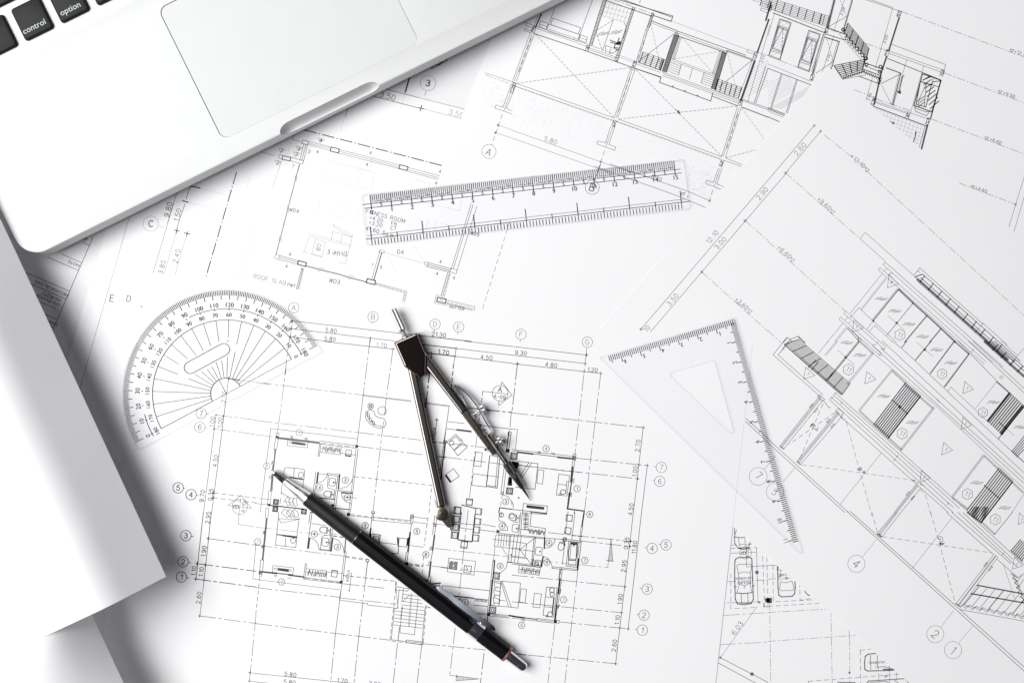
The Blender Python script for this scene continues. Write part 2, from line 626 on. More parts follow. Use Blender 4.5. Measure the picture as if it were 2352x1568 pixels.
def glass(x, y, ang=-5, t='d', w=5, s=1.0):
    A = math.radians(ang)
    for (a, b, v) in ((-35, 20, -11), (-55, 65, 2), (-10, 50, 13)):
        a, b, v = a * s, b * s, v * s
        l(f'{x + a * math.cos(A) - v * math.sin(A):.1f},{y + a * math.sin(A) + v * math.cos(A):.1f} {x + b * math.cos(A) - v * math.sin(A):.1f},{y + b * math.sin(A) + v * math.cos(A):.1f}', w, t)


def sink(x, y, w_=58, h_=70, t='d'):
    A = math.radians(ANG)
    ps = rounded([Vector((-w_ / 2, -h_ / 2)), Vector((w_ / 2, -h_ / 2)), Vector((w_ / 2, h_ / 2)), Vector((-w_ / 2, h_ / 2))], 14, 3)
    cl(' '.join(f'{x + p.x * math.cos(A) - p.y * math.sin(A):.1f},{y + p.x * math.sin(A) + p.y * math.cos(A):.1f}' for p in ps), 5, t)
    ci(x + 12, y + 3, 4, 7, 'k', 8)


def toilet(x, y, ang=0, t='d'):
    """bowl at x,y; tank along +ang"""
    A = math.radians(ANG + ang)
    c, s = math.cos(A), math.sin(A)
    ps = [(-32 * math.cos(k / 12 * math.pi - math.pi / 2) if False else -30 * math.sin(k / 12 * math.pi), 27 * math.cos(k / 12 * math.pi)) for k in range(13)]
    ps = [(0 + a, b) for a, b in ps] + [(34, -27), (34, 27), (0, 27)]
    l(' '.join(f'{x + a * c - b * s:.1f},{y + a * s + b * c:.1f}' for a, b in ps), 6, t)
    for u in (42, 66):
        l(f'{x + u * c + 28 * s:.1f},{y + u * s - 28 * c:.1f} {x + u * c - 28 * s:.1f},{y + u * s + 28 * c:.1f}', 5, t)
    ci(x + 54 * c, y + 54 * s, 4, 6, 'k', 6)


def chair(x, y, s, ang, t='k', w=8):
    """dining chair seen from above; back along +ang"""
    A = math.radians(ANG + ang)
    c, sn = math.cos(A), math.sin(A)

    def R(a, b):
        return f'{x + a * c - b * sn:.1f},{y + a * sn + b * c:.1f}'
    l(f'{R(-s / 2, -s / 2)} {R(s / 2, -s / 2)} {R(s / 2, s / 2)} {R(-s / 2, s / 2)} {R(-s / 2, -s / 2)}', w, t)
    l(f'{R(s * .32, -s / 2)} {R(s * .32, s / 2)}', w * .6, t)


def scribble(x, y, r, n=9, w=5, t='d', seed=1):
    rr = random.Random(seed)
    l(' '.join(f'{x + rr.uniform(-r, r):.1f},{y + rr.uniform(-r, r):.1f}' for _ in range(n)), w, t)


def zig(s, n, h, w=6, t='d'):
    """saw-tooth along a line"""
    a, b = [tuple(map(float, p.split(','))) for p in s.split()]
    L = math.hypot(b[0] - a[0], b[1] - a[1])
    ux, uy = (b[0] - a[0]) / L, (b[1] - a[1]) / L
    pp = []
    for k in range(n):
        u = L * k / n
        pp.append(f'{a[0] + ux * u:.1f},{a[1] + uy * u:.1f}')
        u = L * (k + .8) / n
        pp.append(f'{a[0] + ux * u - uy * h:.1f},{a[1] + uy * u + ux * h:.1f}')
    pp.append(f'{b[0]:.1f},{b[1]:.1f}')
    l(' '.join(pp), w, t)


# ------------------------------------------------------------------ the desk and the sheets on it
bm = prism([Vector((-0.75, -0.55)), Vector((0.75, -0.55)), Vector((0.75, 0.6)), Vector((-0.75, 0.6))], -0.03, 0.0)
desk = bm_obj('desk', bm, M['desk'])
desk['kind'] = 'structure'


def sheet(name, corners, z, label, mat='paper'):
    poly = [P(x, y, z) for x, y in corners]
    if (poly[1] - poly[0]).cross(poly[2] - poly[1]).z < 0:
        poly = poly[::-1]
    o = bm_obj(name, prism(poly, z - 0.00003, z), M[mat])
    o['label'] = label
    o['category'] = 'drawing sheet'
    o['group'] = 'architectural drawing sheets on the desk'
    return o


# ---- title block sheet (upside down, in the shade between laptop and roll)
ZT = 0.00010
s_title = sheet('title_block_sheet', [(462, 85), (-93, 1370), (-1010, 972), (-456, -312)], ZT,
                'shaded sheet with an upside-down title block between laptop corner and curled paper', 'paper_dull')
ink = sheet_ink(203.5)
T(0, 1)
l('855,610 480,1475', 5, 'k')
l('760,655 822,688;558,762 750,845;437,795 722,915;230,932 637,1105;200,1005 608,1178;405,1315 522,1368;400,1390 490,1440', 4.5, 'k')
l('330,1185 508,1268', 4, 'd')
fx(680, 852, 'NOTE', 31, t='k')
fx(472, 1078, 'MECHNICAL ENG.', 31, t='k')
fx(475, 1158, 'ภย.45273', 34, t='k')
fx(440, 1190, 'นาย เกียรติภูมิ', 30, t='k')
fx(440, 1378, 'SANITARY', 32, t='k')
fx(770, 615, 'REV', 32, t='k')
ink.build(s_title, ZT)

# ---- fitness room plan
ZA = 0.00020
s_fit = sheet('fitness_room_plan_sheet', [(380, 56), (1724, 446), (1448, 1396), (104, 1006)], ZA,
              'white sheet with the fitness room floor plan, partly under the laptop and the ruler')
ink = sheet_ink(15)
T(0, 1)
l('1185,440 860,1560 600,2460', 3, 'm')
l('1625,200 1405,940', 4, 'm'); l('1625,200 1540,480', 4, 'd')
l('1748,140 1710,262', 5, 'k'); l('1700,305 1625,525', 4.5, 'd'); l('1617,575 1505,950;1710,600 1605,960', 4, 'l')
l('1752,142 1838,160;1677,277 1728,290', 10, 'k')
l('1600,545 1648,557;1617,578 1628,527;1692,572 1745,583;1713,603 1722,560', 8, 'd')
l('1838,160 2105,230;1728,290 2070,385', 3, 'f'); l('2352,500 2185,1025;2300,40 2270,160', 3, 'f')
l('2173,15 1888,990', 9, 'd', 'bold')
tx(1545, 358, '9.80', 48, -75, 'd', 5.5); tx(1632, 408, '1.50', 45, -75, 'd', 5); tx(1622, 785, '2.40', 44, -75, 'm', 4.5); tx(1487, 885, '3.80', 44, -75, 'm', 4.5)
ci(1385, 487, 70, 3, 'l'); tx(1385, 487, 'C', 56, 5, 'd', 8); l('1450,508 1510,520', 3, 'l')
ci(1030, 1172, 70, 3, 'f'); tx(1028, 1172, 'E', 58, 8, 'd', 7); ci(1183, 1175, 70, 2, 'f'); tx(1183, 1175, 'D', 54, 8, 'd', 6)
l('1090,1190 1130,1196', 3, 'f'); l('1290,1245 1330,1255;1322,1225 1312,1268', 7, 'd')
T(1, 0)
l('1415,697 1370,848', 11, 'k'); l('1365,860 1335,1000', 3, 'f')
ci(1580, 765, 70, 3, 'l'); tx(1580, 765, '3', 55, 12, 'k', 8); l('1562,835 1550,880', 3, 'l')
l('1172,815 1500,900', 5, 'd'); l('1500,900 1915,1003', 4, 'l'); l('1045,877 1480,990', 5, 'd'); l('1540,1003 1885,1092', 4, 'l')  # right ends in paler ink, bright wash-out put into the tone
tx(1210, 885, '3.50', 50, t='d', w=5); tx(1838, 1045, '3.50', 48, t='l', w=4); l('1488,990 1543,1003;1522,970 1508,1022', 8, 'd')
cl('1612,633 1757,555 1742,530 1622,600', 6, 'd'); l('1640,595 1690,600 1715,550;1670,570 1685,580 1695,565', 6, 'd')
l('850,975 818,1080', 4, 'd'); l('805,1110 780,1200;505,1150 470,1290;320,1300 280,1460', 3, 'f'); l('350,1225 333,1280;330,1280 425,1310;45,1398 175,1432', 3.5, 'm')
l('445,1195 1720,1525', 9, 'd', 'bold')
cl('432,1288 482,1302 472,1332 422,1320', 5, 'd')
l('482,1300 690,1352;478,1318 688,1365;475,1330 685,1385;765,1375 1320,1517;765,1392 1315,1535;757,1408 1312,1550', 4, 'm')
cl('690,1352 765,1370 757,1408 683,1388;1322,1515 1397,1533 1387,1568 1313,1550', 8, 'k')
l('1397,1540 1830,1655;1392,1560 1822,1672;1390,1575 1818,1690', 4, 'm')
for x, y, s in ((597, 1290, '4'), (1053, 1405, '4'), (1020, 1512, '4'), (565, 1395, '4'), (490, 1393, '2'), (340, 1527, '7')):
    tx(x, y, s, 28, 12, 'm', 4)
for x, y, s in ((395, 1365, '3'), (235, 1383, '7'), (372, 1418, '7'), (200, 1495, '7'), (597, 1290, '4')):
    tx(x, y, s, 30, 12, 'd', 5); cl(f'{x - 25},{y - 22} {x + 30},{y - 6} {x - 8},{y + 22}', 3, 'm')
l('440,1325 402,1475;456,1332 420,1480;472,1335 435,1490;318,1445 436,1477 430,1508 312,1478', 4, 'd')
cl('245,1432 320,1447 312,1480 240,1465', 7, 'k'); cl('213,1422 245,1430 238,1463 205,1452', 4, 'd'); l('237,1465 150,1740', 3, 'l')
l('400,1510 385,1568', 8, 'd')
T(1, 1)
l('383,0 185,768', 6, 'd'); l('368,40 355,75;375,60 368,105;290,320 280,355;302,345 296,385;250,480 262,500;217,600 210,640;235,620 230,662;335,195 320,240', 4, 'l')
tx(350, 365, 'WD4', 32, 12, 'm', 4)
cl('180,768 215,778 205,815 170,805', 4, 'm'); l('213,778 388,827;210,795 385,842;208,815 382,860', 4.5, 'd')
cl('390,827 463,845 455,880 382,860;1022,992 1098,1010 1090,1047 1013,1028', 9, 'k')
l('463,875 600,912 735,945;740,945 870,985 1015,1022', 8, 'd'); l('575,888 630,903;850,960 908,975;565,918 590,925;840,990 870,1000', 3.5, 'm')
l('1100,1030 1388,1108 1365,1208;1095,1045 1365,1122 1345,1205', 3.5, 'm'); l('1098,1038 1375,1115 1355,1208', 3.5, 'm', 'ds')
l('1140,728 1062,1000', 4, 'm'); l('1155,752 1083,1003', 8, 'd'); cl('1140,728 1180,738 1175,758 1130,748', 4, 'm'); l('1185,755 1550,852', 3, 'l')
for x, y, s in ((1068, 863, '1'), (1150, 885, '5'), (312, 768, '4'), (280, 877, '4'), (1695, 835, '4'), (1663, 945, '4'), (1818, 985, '4'), (1690, 8, '4'), (1655, 115, '4')):
    tx(x, y, s, 28, 12, 'm', 4)
tx(1328, 747, 'D4', 36, 5, 'm', 4.5); tx(722, 1015, 'WD3', 36, 12, 'm', 4.5); tx(125, 1000, 'ROOF SLAB', 38, 13, 'l', 4); tx(327, 1053, 'PWT', 28, 12, 'm', 4)
l('420,900 370,1088;432,900 385,1090', 5, 'd'); l('440,905 395,1090', 3, 'l'); cl('418,893 436,898 432,908 414,903', 3, 'm')
cl('1555,838 1580,843 1572,880 1548,858', 4, 'm'); l('1580,845 1795,902;1575,862 1785,918;1570,880 1785,932', 5, 'd'); cl('1790,895 1848,912 1838,948 1780,930', 4.5, 'm')
l('1990,260 1795,900;2010,262 1815,895;2050,260 1848,910', 4.5, 'm')
l('1760,935 1700,1145;1780,940 1715,1165', 4, 'm'); l('1785,950 1730,1165', 4, 'm', 'ds'); lad('1760,940 1775,955 1702,1140 1714,1150', 14, 3, 'm')
cl('1668,1162 1747,1180 1738,1220 1660,1200', 9, 'k'); l('1700,1150 1655,1140 1640,1213 1750,1240 1755,1212', 3.5, 'm'); scribble(1703, 1190, 14, 5, 3, 'm', 4)
l('1750,1185 2012,1250 2003,1285;1750,1212 1990,1275', 4, 'm'); l('1755,1200 1995,1262', 3.5, 'm', 'ds'); lad('1755,1215 1765,1235 1980,1272 1990,1292', 22, 2.5, 'l'); tx(1845, 1258, 'GUTTER', 26, 12, 'd', 4)
l('2330,470 2075,1290', 4, 'm', 'dl')
for s in ('710,495 890,600 870,612 712,515 710,495', '490,580 880,680;495,600 870,695', '545,628 637,655 605,795 512,768 545,628', '490,600 440,750;430,745 610,790;885,605 820,860;760,840 820,858', '700,560 880,605;795,590 775,670;705,560 690,640'):
    l(s, 3, 'l')
fx(745, 758, '3 สถานี', 46, 8, 'm'); tx(575, 705, '08', 40, 100, 'l', 4)
l('600,70 1050,185;1090,40 1060,165 1000,150;970,0 930,130;600,30 920,110;650,-90 1090,20;690,405 805,437;730,280 845,310;590,260 570,370;830,340 940,370 930,440', 3, 'f')
l('1460,80 1600,120 1580,160;1500,280 1870,370 1890,260;1580,450 1560,540;1650,470 1640,560;1690,480 1830,520', 3, 'f')
T(1, 0)
l('640,1460 1040,1570 1080,1420', 3, 'f')
T(1, 1)
tx(1190, 418, 'FITNESS ROOM', 36, 15, 'm', 4); tx(1105, 445, '+4.20', 34, 15, 'm', 4); tx(1268, 487, 'F6', 34, 10, 'm', 4); tx(1098, 490, '+3.20', 34, 15, 'm', 4)
tx(1258, 528, 'C1', 34, 10, 'm', 4); tx(1140, 562, '41.60 Sq.m.', 36, 15, 'm', 4.5); tx(2010, 580, 'WD5', 30, 12, 'd', 4.5)
l('1010,430 1030,440;1450,690 1550,840;1200,770 1280,920', 2.5, 'f')
ink.build(s_fit, ZA)

# ---- building section
ZC = 0.00030
s_sec = sheet('building_section_sheet', [(998, 436), (1347, -491), (2657, 3), (2308, 930)], ZC,
              'white sheet with the building section and stairs, upper right under the ruler end')
ink = sheet_ink(20.5)
T(1, 0)
l('2105,670 2380,762;2110,690 2145,702', 4.5, 'm'); l('2352,778 2150,706', 4, 'm', 'ds'); l('2345,775 2268,988 2205,965 2195,995 2352,1048;2385,790 2300,1000 2352,1018', 4.5, 'd'); l('2365,780 2278,1020', 4, 'd')
l('2263,1050 2165,1335', 4.5, 'd', 'dl'); l('2215,1148 2352,1195;2190,1217 2352,1270', 4, 'm'); tick(2225, 1152, 14); tick(2200, 1220, 14)
ci(2140, 1393, 65, 4, 'm'); tx(2138, 1398, 'A', 60, 24, 'd', 6)
rr = random.Random(5)
for _ in range(150):
    x, y = rr.uniform(2080, 2352), rr.uniform(720, 1000)
    l(f'{x:.0f},{y:.0f} {x + 16:.0f},{y - 9:.0f}', 1.1, 'f')
T(2, 0)
for _ in range(420):
    u, v = rr.uniform(0, 2050), rr.uniform(40, 330)
    x, y = u - v * .1, 800 + u * .355 + v
    if y < 1568:
        l(f'{x:.0f},{y:.0f} {x + 15:.0f},{y - 9:.0f}', 1.1, 'f')
l('168,305 5,745;205,318 38,752', 4.5, 'd'); l('185,315 20,750', 4, 'd'); l('178,350 60,670', 6, 'd', 'dl')
l('200,310 680,470 960,570 1100,620 1365,712', 7, 'k'); l('108,205 690,408;225,262 690,430', 4, 'd'); l('180,290 120,262 112,280 175,305;190,262 128,238 135,220', 5, 'd')
cl('260,197 328,215 315,275 247,245', 5.5, 'd'); l('255,225 322,248', 4, 'd'); cl('375,170 630,257 608,315 355,228', 5.5, 'd'); l('340,225 620,320 605,372', 4, 'd'); l('395,75 318,275', 5.5, 'd'); l('740,0 605,372', 5.5, 'd')
cl('632,322 692,345 680,395 615,372', 5, 'd'); l('625,347 688,370', 4, 'd'); l('335,270 610,362;330,290 605,380;575,350 570,368', 4, 'd')
l('270,130 215,255', 14, 'k'); l('240,145 195,260', 5, 'd'); hnode(198, 275, 30, 50)
lad('838,0 868,8 708,415 735,420', 34, 6, 'k'); l('838,0 708,415', 5, 'k'); l('868,0 735,418', 5, 'k')
lad('1110,70 1128,78 963,508 985,515', 32, 6, 'k'); l('1108,72 963,510', 5, 'k'); l('1128,78 985,515', 5, 'k')
lad('1285,120 1305,126 1245,250 1262,256', 12, 6, 'k'); l('1285,120 1240,255;1305,126 1262,258', 5, 'k'); ci(1243, 272, 11, 5, 'd', 12)
l('1230,275 1140,570;1245,285 1155,575;1212,390 1205,420', 5, 'd'); l('1238,300 1150,560', 4, 'd', 'dl')
l('830,-5 1285,152', 7, 'k'); l('920,-5 1290,130', 5, 'd', 'd2'); l('965,-5 1478,150 1463,200 1300,145', 7, 'k'); l('1010,-5 1475,163', 6, 'k'); l('1300,145 1460,195', 5, 'd', 'd2'); l('1180,0 1172,30', 5, 'd')
l('1478,200 2165,460', 3.5, 'm'); l('1285,195 1515,285', 7, 'k'); l('1275,212 1505,300', 4, 'd'); l('1520,288 2150,510', 6, 'k'); l('1530,310 1960,470 2210,560', 4, 'd'); l('1530,335 1935,475', 7, 'k'); l('1975,465 2215,550', 7, 'k')
grid('868,25 1105,85 1060,215 825,148', 3, 7, 2.5, 'm')
l('930,183 830,470', 5, 'd'); l('930,185 770,285 828,470', 5, 'd', 'ds'); l('1030,215 1048,240 1045,290 1020,360', 5, 'd'); glass(830, 312, -18); glass(950, 298, -18)
l('900,370 985,405;905,390 980,412', 8, 'k'); l('985,350 970,390 945,415 940,440 985,445', 9, 'k'); l('860,420 975,460;860,420 860,485;905,450 895,495 960,475', 5, 'd'); scribble(985, 400, 22, 10, 8, 'k', 3); scribble(965, 465, 12, 6, 6, 'k', 8)
l('735,425 975,510', 4, 'd', 'd2'); l('720,445 950,525;718,462 950,542', 4, 'd'); l('985,510 1125,560;985,528 1115,575', 3.5, 'm')
for x, y in ((695, 445), (965, 537), (1125, 590)):
    hnode(x, y, 28, 52)
hnode(2100, 945, 30, 52); hnode(2235, 510, 28, 62); hnode(938, 1135, 26, 58); hnode(1925, 1500, 26, 58); hnode(8, 810, 26, 90)
l('215,315 935,1080;45,768 1100,620', 4.5, 'd', 'ds')
l('1090,632 940,1080;1130,640 972,1085', 4.5, 'd'); l('1105,640 955,1085', 4, 'd'); l('1082,715 975,1030', 7, 'd', 'dl'); cl('1095,622 1132,634 1128,650 1090,638', 4, 'd')
l('40,768 935,1085 ;20,790 935,1110;975,1095 1925,1440;950,1112 1920,1462;1960,1450 2115,1515;1950,1475 2105,1530', 4.5, 'd'); l('40,800 930,1118;960,1120 1915,1470', 3, 'm', 'ds'); l('0,757 40,768', 4.5, 'd')
l('1140,645 1925,1435;985,1095 2080,975', 4.5, 'd', 'ds'); scribble(1525, 1028, 22, 9, 4.5, 'd', 2)
l('2110,995 2320,1280', 4, 'm', 'ds'); l('1965,1450 2235,1380', 4.5, 'd', 'ds')
l('2070,985 1925,1440;2105,990 1962,1445', 4.5, 'd'); l('2085,995 1940,1440', 4, 'd'); l('2075,1050 1965,1390', 6, 'd', 'dl')
l('1115,625 1370,710 1355,758 1825,930 1845,855', 7, 'k'); l('1845,887 2075,975', 7, 'k'); l('2110,985 2352,1078', 8, 'k'); ci(1478, 797, 6, 5, 'd', 8); ci(1590, 838, 6, 5, 'd', 8); ci(1705, 880, 6, 5, 'd', 8)
l('1140,590 1365,668;1145,570 1380,655;1385,665 2090,920;1385,680 2095,938;1380,695 2085,952', 4, 'd')
grid('1205,480 1400,548 1365,645 1170,575', 6, 4, 5, 'd', 9, 'k'); l('1390,545 1360,645;1378,540 1350,640', 8, 'k')
grid('1890,728 2108,805 2080,905 1865,830', 6, 5, 5, 'd', 9, 'k')
lad('1490,320 1532,330 1380,655 1420,665', 48, 6, 'k'); l('1490,320 1380,655;1532,330 1420,665', 5, 'k'); cl('1505,312 1532,320 1528,334 1500,325', 5, 'd'); cl('1512,295 1526,299 1522,312 1508,308', 5, 'd')
lad('1935,478 1972,490 1830,812 1872,825', 48, 6, 'k'); l('1935,478 1830,812;1972,490 1872,825', 5, 'k'); cl('1945,465 1972,473 1968,490 1940,482', 5, 'd')
l('1535,335 1475,540;1545,338 1485,542;1555,342 1495,545', 4, 'd'); l('1465,540 1870,690;1455,555 1865,705', 4, 'd'); l('1555,590 1530,690;1660,628 1630,728;1765,665 1735,765', 4.5, 'd')
lad('1455,575 1560,612 1430,655 1530,690', 4, 4, 'd'); lad('1765,670 1868,705 1738,765 1842,800', 5, 4, 'd'); l('1920,475 1850,680;1908,472 1842,672;1930,478 1860,682', 4, 'd')
l('1560,345 1850,680;1480,545 1930,470;1275,215 1360,590;1975,470 2050,780', 4, 'm', 'ds'); l('1505,300 1165,565;2210,550 1905,800', 5, 'd')
l('2360,180 2255,480', 15, 'k'); l('2230,560 2105,920', 20, 'k'); l('2210,545 2100,850', 4, 'd'); l('2372,230 2165,940', 4, 'd'); tx(2300, 545, '3.50', 24, -70, 'm', 3)
lad('2195,640 2352,560 2130,900 2352,790', 9, 2.5, 'l'); l('2330,610 2225,945;2352,630 2240,945', 6, 'd'); l('2130,930 2352,1010;2125,915 2352,995', 5, 'd')
cl('2290,75 2360,98 2345,122 2282,95', 5, 'd'); l('2165,455 2235,485;2158,478 2225,503;2165,455 2158,478;2250,480 2352,515', 4, 'd'); l('2200,0 2352,50', 4, 'd', 'd2'); l('2250,-5 2352,30', 4, 'd')
l('0,1197 815,1488 1090,1585;0,1270 750,1535 900,1590', 4.5, 'm'); tx(355, 1290, '5.80', 42, t='m', w=4); tick(815, 1487, 14)
l('905,1165 860,1312 790,1297 782,1325 942,1382 952,1352 890,1328 945,1165', 4.5, 'd'); l('928,1165 862,1350', 4, 'd'); l('850,1385 775,1610', 4.5, 'd', 'dl')
T(2, 1)
l('1895,-20 1850,107 1785,88 1778,118 1922,172;1930,-25 1882,122 1945,150 1938,165', 4.5, 'd'); l('1912,-22 1857,145', 4, 'd'); l('1845,178 1800,320', 4.5, 'd', 'dl')
ci(737, 153, 65, 4.5, 'd'); tx(737, 155, 'B', 66, 20, 'k', 8); l('815,-60 755,95', 6, 'k'); l('760,-40 1165,105 1555,245 1780,340', 5, 'd'); l('900,-60 1330,90 1615,190 1815,277', 5, 'd'); tick(1815, 277, 15)
tx(1328, 68, '6.20', 34, t='d', w=4)
rr = random.Random(9)
for _ in range(320):
    u, v = rr.uniform(0, 300), rr.uniform(-60, 190)
    l(f'{1600 + u:.0f},{v + u * .3:.0f} {1618 + u:.0f},{v + u * .3 + 7:.0f}', 1.1, 'f')
T(3, 0)
l('1225,108 2352,525;895,400 1090,468;1615,670 2352,945;1495,1093 2352,1415', 5, 'm', 'd2')
for x, y, s in ((2240, 465, '+12.10'), (2133, 845, '+9.50'), (2010, 1270, '+6.60')):
    cl(f'{x - 16},{y - 12} {x + 18},{y - 6} {x - 4},{y + 16}', 5, 'd'); tx(x + 82, y + 27, s, 30, 20, 'm', 4.5)
grid('-45,-35 562,152 540,245 -75,55', 6, 9, 5, 'd', 8, 'k'); l('490,130 465,220;520,140 500,232', 6, 'd')
l('40,92 530,270', 4, 'd'); l('50,122 525,305', 8, 'k'); l('30,20 -20,190', 16, 'k'); hnode(20, 75, 26, 55); l('60,120 0,330', 4, 'd')
for dx, dy in ((0, 0), (267, 105)):
    for (w, t, s) in ((7, 'd', '108,175 213,212 110,555 5,515'), (4, 'd', '118,185 203,217 107,545 14,507'), (6, 'd', '92,245 182,278 128,485 38,447'), (4, 'd', '100,255 172,285 124,473 48,440')):
        cl(' '.join(f'{float(p.split(",")[0]) + dx},{float(p.split(",")[1]) + dy}' for p in s.split()), w, t)
    l(f'{140 + dx},{262 + dy} {45 + dx},{430 + dy};{88 + dx},{232 + dy} {193 + dx},{268 + dy};{18 + dx},{462 + dy} {125 + dx},{500 + dy}', 5, 'd'); l(f'{140 + dx},{262 + dy} {125 + dx},{460 + dy}', 5, 'd', 'ds')
    lad(f'{100 + dx},{215 + dy} {200 + dx},{180 + dy} {20 + dx},{520 + dy} {115 + dx},{470 + dy}', 9, 2.2, 'l')
lad('600,0 622,5 535,250 558,258', 26, 5.5, 'k'); l('612,-10 548,262', 9, 'k'); l('755,-5 775,10 690,300', 8, 'k'); l('765,10 685,290', 4, 'd'); l('705,-5 605,285', 4, 'd'); l('660,0 720,145', 4, 'd', 'ds'); l('555,250 725,150', 5, 'd')
tx(683, 105, '2.50', 26, -70, 'd', 3.5); l('530,300 420,680;518,300 405,680;508,315 400,660', 5, 'd'); l('445,550 410,690', 7, 'k'); hnode(405, 712, 30, 55); hnode(540, 277, 28, 50)
l('545,255 690,310', 8, 'k'); l('570,275 690,315', 4, 'd', 'd2'); l('530,315 705,370', 7, 'k'); l('525,345 655,385', 10, 'k'); l('655,385 580,640', 8, 'k'); l('640,385 565,635', 4, 'd'); l('605,330 500,660', 4, 'd'); l('540,360 600,570', 4, 'd', 'ds'); l('440,675 595,570', 5, 'd'); tx(552, 530, '2.00', 24, -70, 'd', 3.5)
grid('735,215 928,447 905,535 700,305', 7, 4, 6.5, 'k', 9, 'k'); zig('690,312 900,552', 8, -24, 9, 'k'); zig('705,335 900,545', 8, 18, 8, 'd'); l('650,310 855,550', 4, 'd'); ci(690, 275, 14, 9, 'k', 10); ci(900, 540, 14, 9, 'k', 10)
grid('605,605 895,548 868,640 672,705', 6, 4, 8, 'k', 9, 'k'); zig('675,715 880,650', 10, 16, 9, 'k'); l('685,730 900,690', 5, 'd')
l('890,580 1060,640', 9, 'k'); l('890,610 1045,665', 7, 'd'); l('880,640 1040,700', 9, 'k'); l('830,700 1015,770', 7, 'k'); zig('885,655 1030,715', 7, 18, 8, 'k'); ci(905, 595, 13, 9, 'k', 10); ci(1033, 615, 14, 9, 'k', 10); ci(1025, 662, 13, 9, 'k', 10); l('888,545 868,650', 9, 'k')
l('1145,80 985,630;960,715 900,920', 4, 'd'); hnode(1205, 130, 30, 56); hnode(1095, 488, 30, 60); hnode(1024, 742, 28, 60); hnode(970, 930, 30, 75); l('1205,165 1110,465;1090,520 1050,640', 15, 'k'); l('1045,650 975,960', 15, 'k'); tx(1078, 362, '3.05', 28, -70, 'd', 4); tx(930, 890, '2.90', 24, -70, 'd', 3.5)
l('885,-5 1225,110;940,-2 1145,72', 5, 'd')
l('1140,410 1632,595 1615,650', 5, 'd'); l('1125,475 1620,650;1112,492 1600,668', 4.5, 'd'); l('1100,540 1585,735', 7, 'k'); hnode(1600, 672, 28, 55); l('1588,740 1495,1085', 12, 'k'); hnode(1470, 1115, 28, 60); hnode(1285, 1062, 28, 60); l('1465,1150 1410,1370', 16, 'k'); l('1440,1160 1390,1350', 4, 'd')
l('1085,625 1220,675 1145,965', 9, 'k'); l('1205,680 1135,960', 4, 'd'); l('1040,770 1220,680', 6, 'd'); l('1045,785 1135,965', 4, 'd'); l('1275,550 1150,975;1430,610 1310,1035', 4, 'd'); l('1250,695 1235,710 1205,840', 9, 'k'); scribble(1205, 848, 16, 9, 8, 'k', 5)
cl('1420,680 1590,740 1505,1030 1340,970', 10, 'k'); cl('1400,750 1500,785 1450,985 1360,960', 8, 'k'); l('1455,770 1435,980;1450,775 1375,945;1520,720 1505,780', 6, 'd'); l('1400,750 1570,800', 7, 'k')
lad('1420,740 1490,700 1490,1000 1570,930', 7, 9, 'k'); lad('1375,930 1445,880 1380,980 1440,940', 2, 7, 'k'); l('1430,735 1500,705;1510,755 1580,745', 8, 'k')
l('1345,975 1355,1025 1455,1065 1475,1040 1490,1015;1350,985 1375,1005 1450,1030 1475,1025', 6, 'd')
l('990,910 1310,1020', 5, 'd', 'd2'); l('985,930 1285,1035;985,945 1275,1045;1310,1040 1490,1100', 4.5, 'd'); l('960,975 1460,1160', 8, 'k'); grid('1000,1000 1445,1165 1390,1360 945,1190', 6, 13, 2.5, 'l')
fill('1110,1110 1165,1128 1155,1150', 'd'); l('1358,1220 1355,1250 1338,1305', 8, 'k'); ci(1358, 1220, 5, 7, 'k', 8)
l('0,590 395,750', 4, 'd'); l('0,630 395,782', 7, 'd'); l('120,680 20,1000;130,685 30,1005;260,735 165,1040;270,738 178,1042', 5, 'd'); l('0,990 155,1050;0,1003 150,1063', 7, 'k'); l('0,1020 140,1080', 4, 'd'); l('0,1075 105,1120', 7, 'k'); lad('0,760 200,690 0,960 250,830', 8, 2.2, 'l'); lad('30,990 390,790 120,1000 330,880', 5, 2.2, 'l'); l('110,560 380,660;790,825 960,890', 4, 'd', 'd2')
T(3, 1)
l('1755,113 2275,310', 5, 'm', 'd2'); cl('1866,136 1900,142 1878,164', 5, 'd'); tx(1958, 175, '+3.60', 30, 20, 'm', 4.5); l('2365,20 2210,525;2400,80 2257,570', 5, 'm'); tick(2275, 310, 12)
ink.build(s_sec, ZC, pre='soft_')

# ---- parking plan
ZE = 0.00010
s_park = sheet('parking_plan_sheet', [(1560, 1120), (2500, 1060), (2540, 1800), (1600, 1860)], ZE,
               'sheet with car outlines in parking bays, showing at the bottom right between two other sheets')
ink = sheet_ink(-3.5)
T(2, 3)
l('2055,430 2075,415 2185,412 2203,425 2210,600 2217,800 2195,835 2075,840 2052,800 2045,600 2047,450 2055,430', 10, 'd')
l('2065,490 2080,478 2190,473 2203,490 2190,555 2130,545 2080,560 2065,490;2080,560 2085,650;2188,555 2192,640;2065,735 2090,660 2140,670 2185,650 2205,735', 5, 'd'); l('2060,740 2130,745 2205,735', 9, 'd'); l('2105,742 2108,830;2165,742 2170,830', 6, 'd'); l('2065,835 2130,850 2205,835', 6, 'd'); l('2042,685 2060,680;2210,680 2225,670', 9, 'd')
l('2045,110 2045,280 2075,325 2170,325 2200,240 2180,222 2110,232 2040,225', 8, 'd'); l('2080,235 2090,310;2140,235 2140,310', 5, 'd'); l('2040,100 2070,140 2050,200;2070,150 2130,165 2120,180', 6, 'd'); l('2080,330 2130,340 2180,325', 9, 'd')
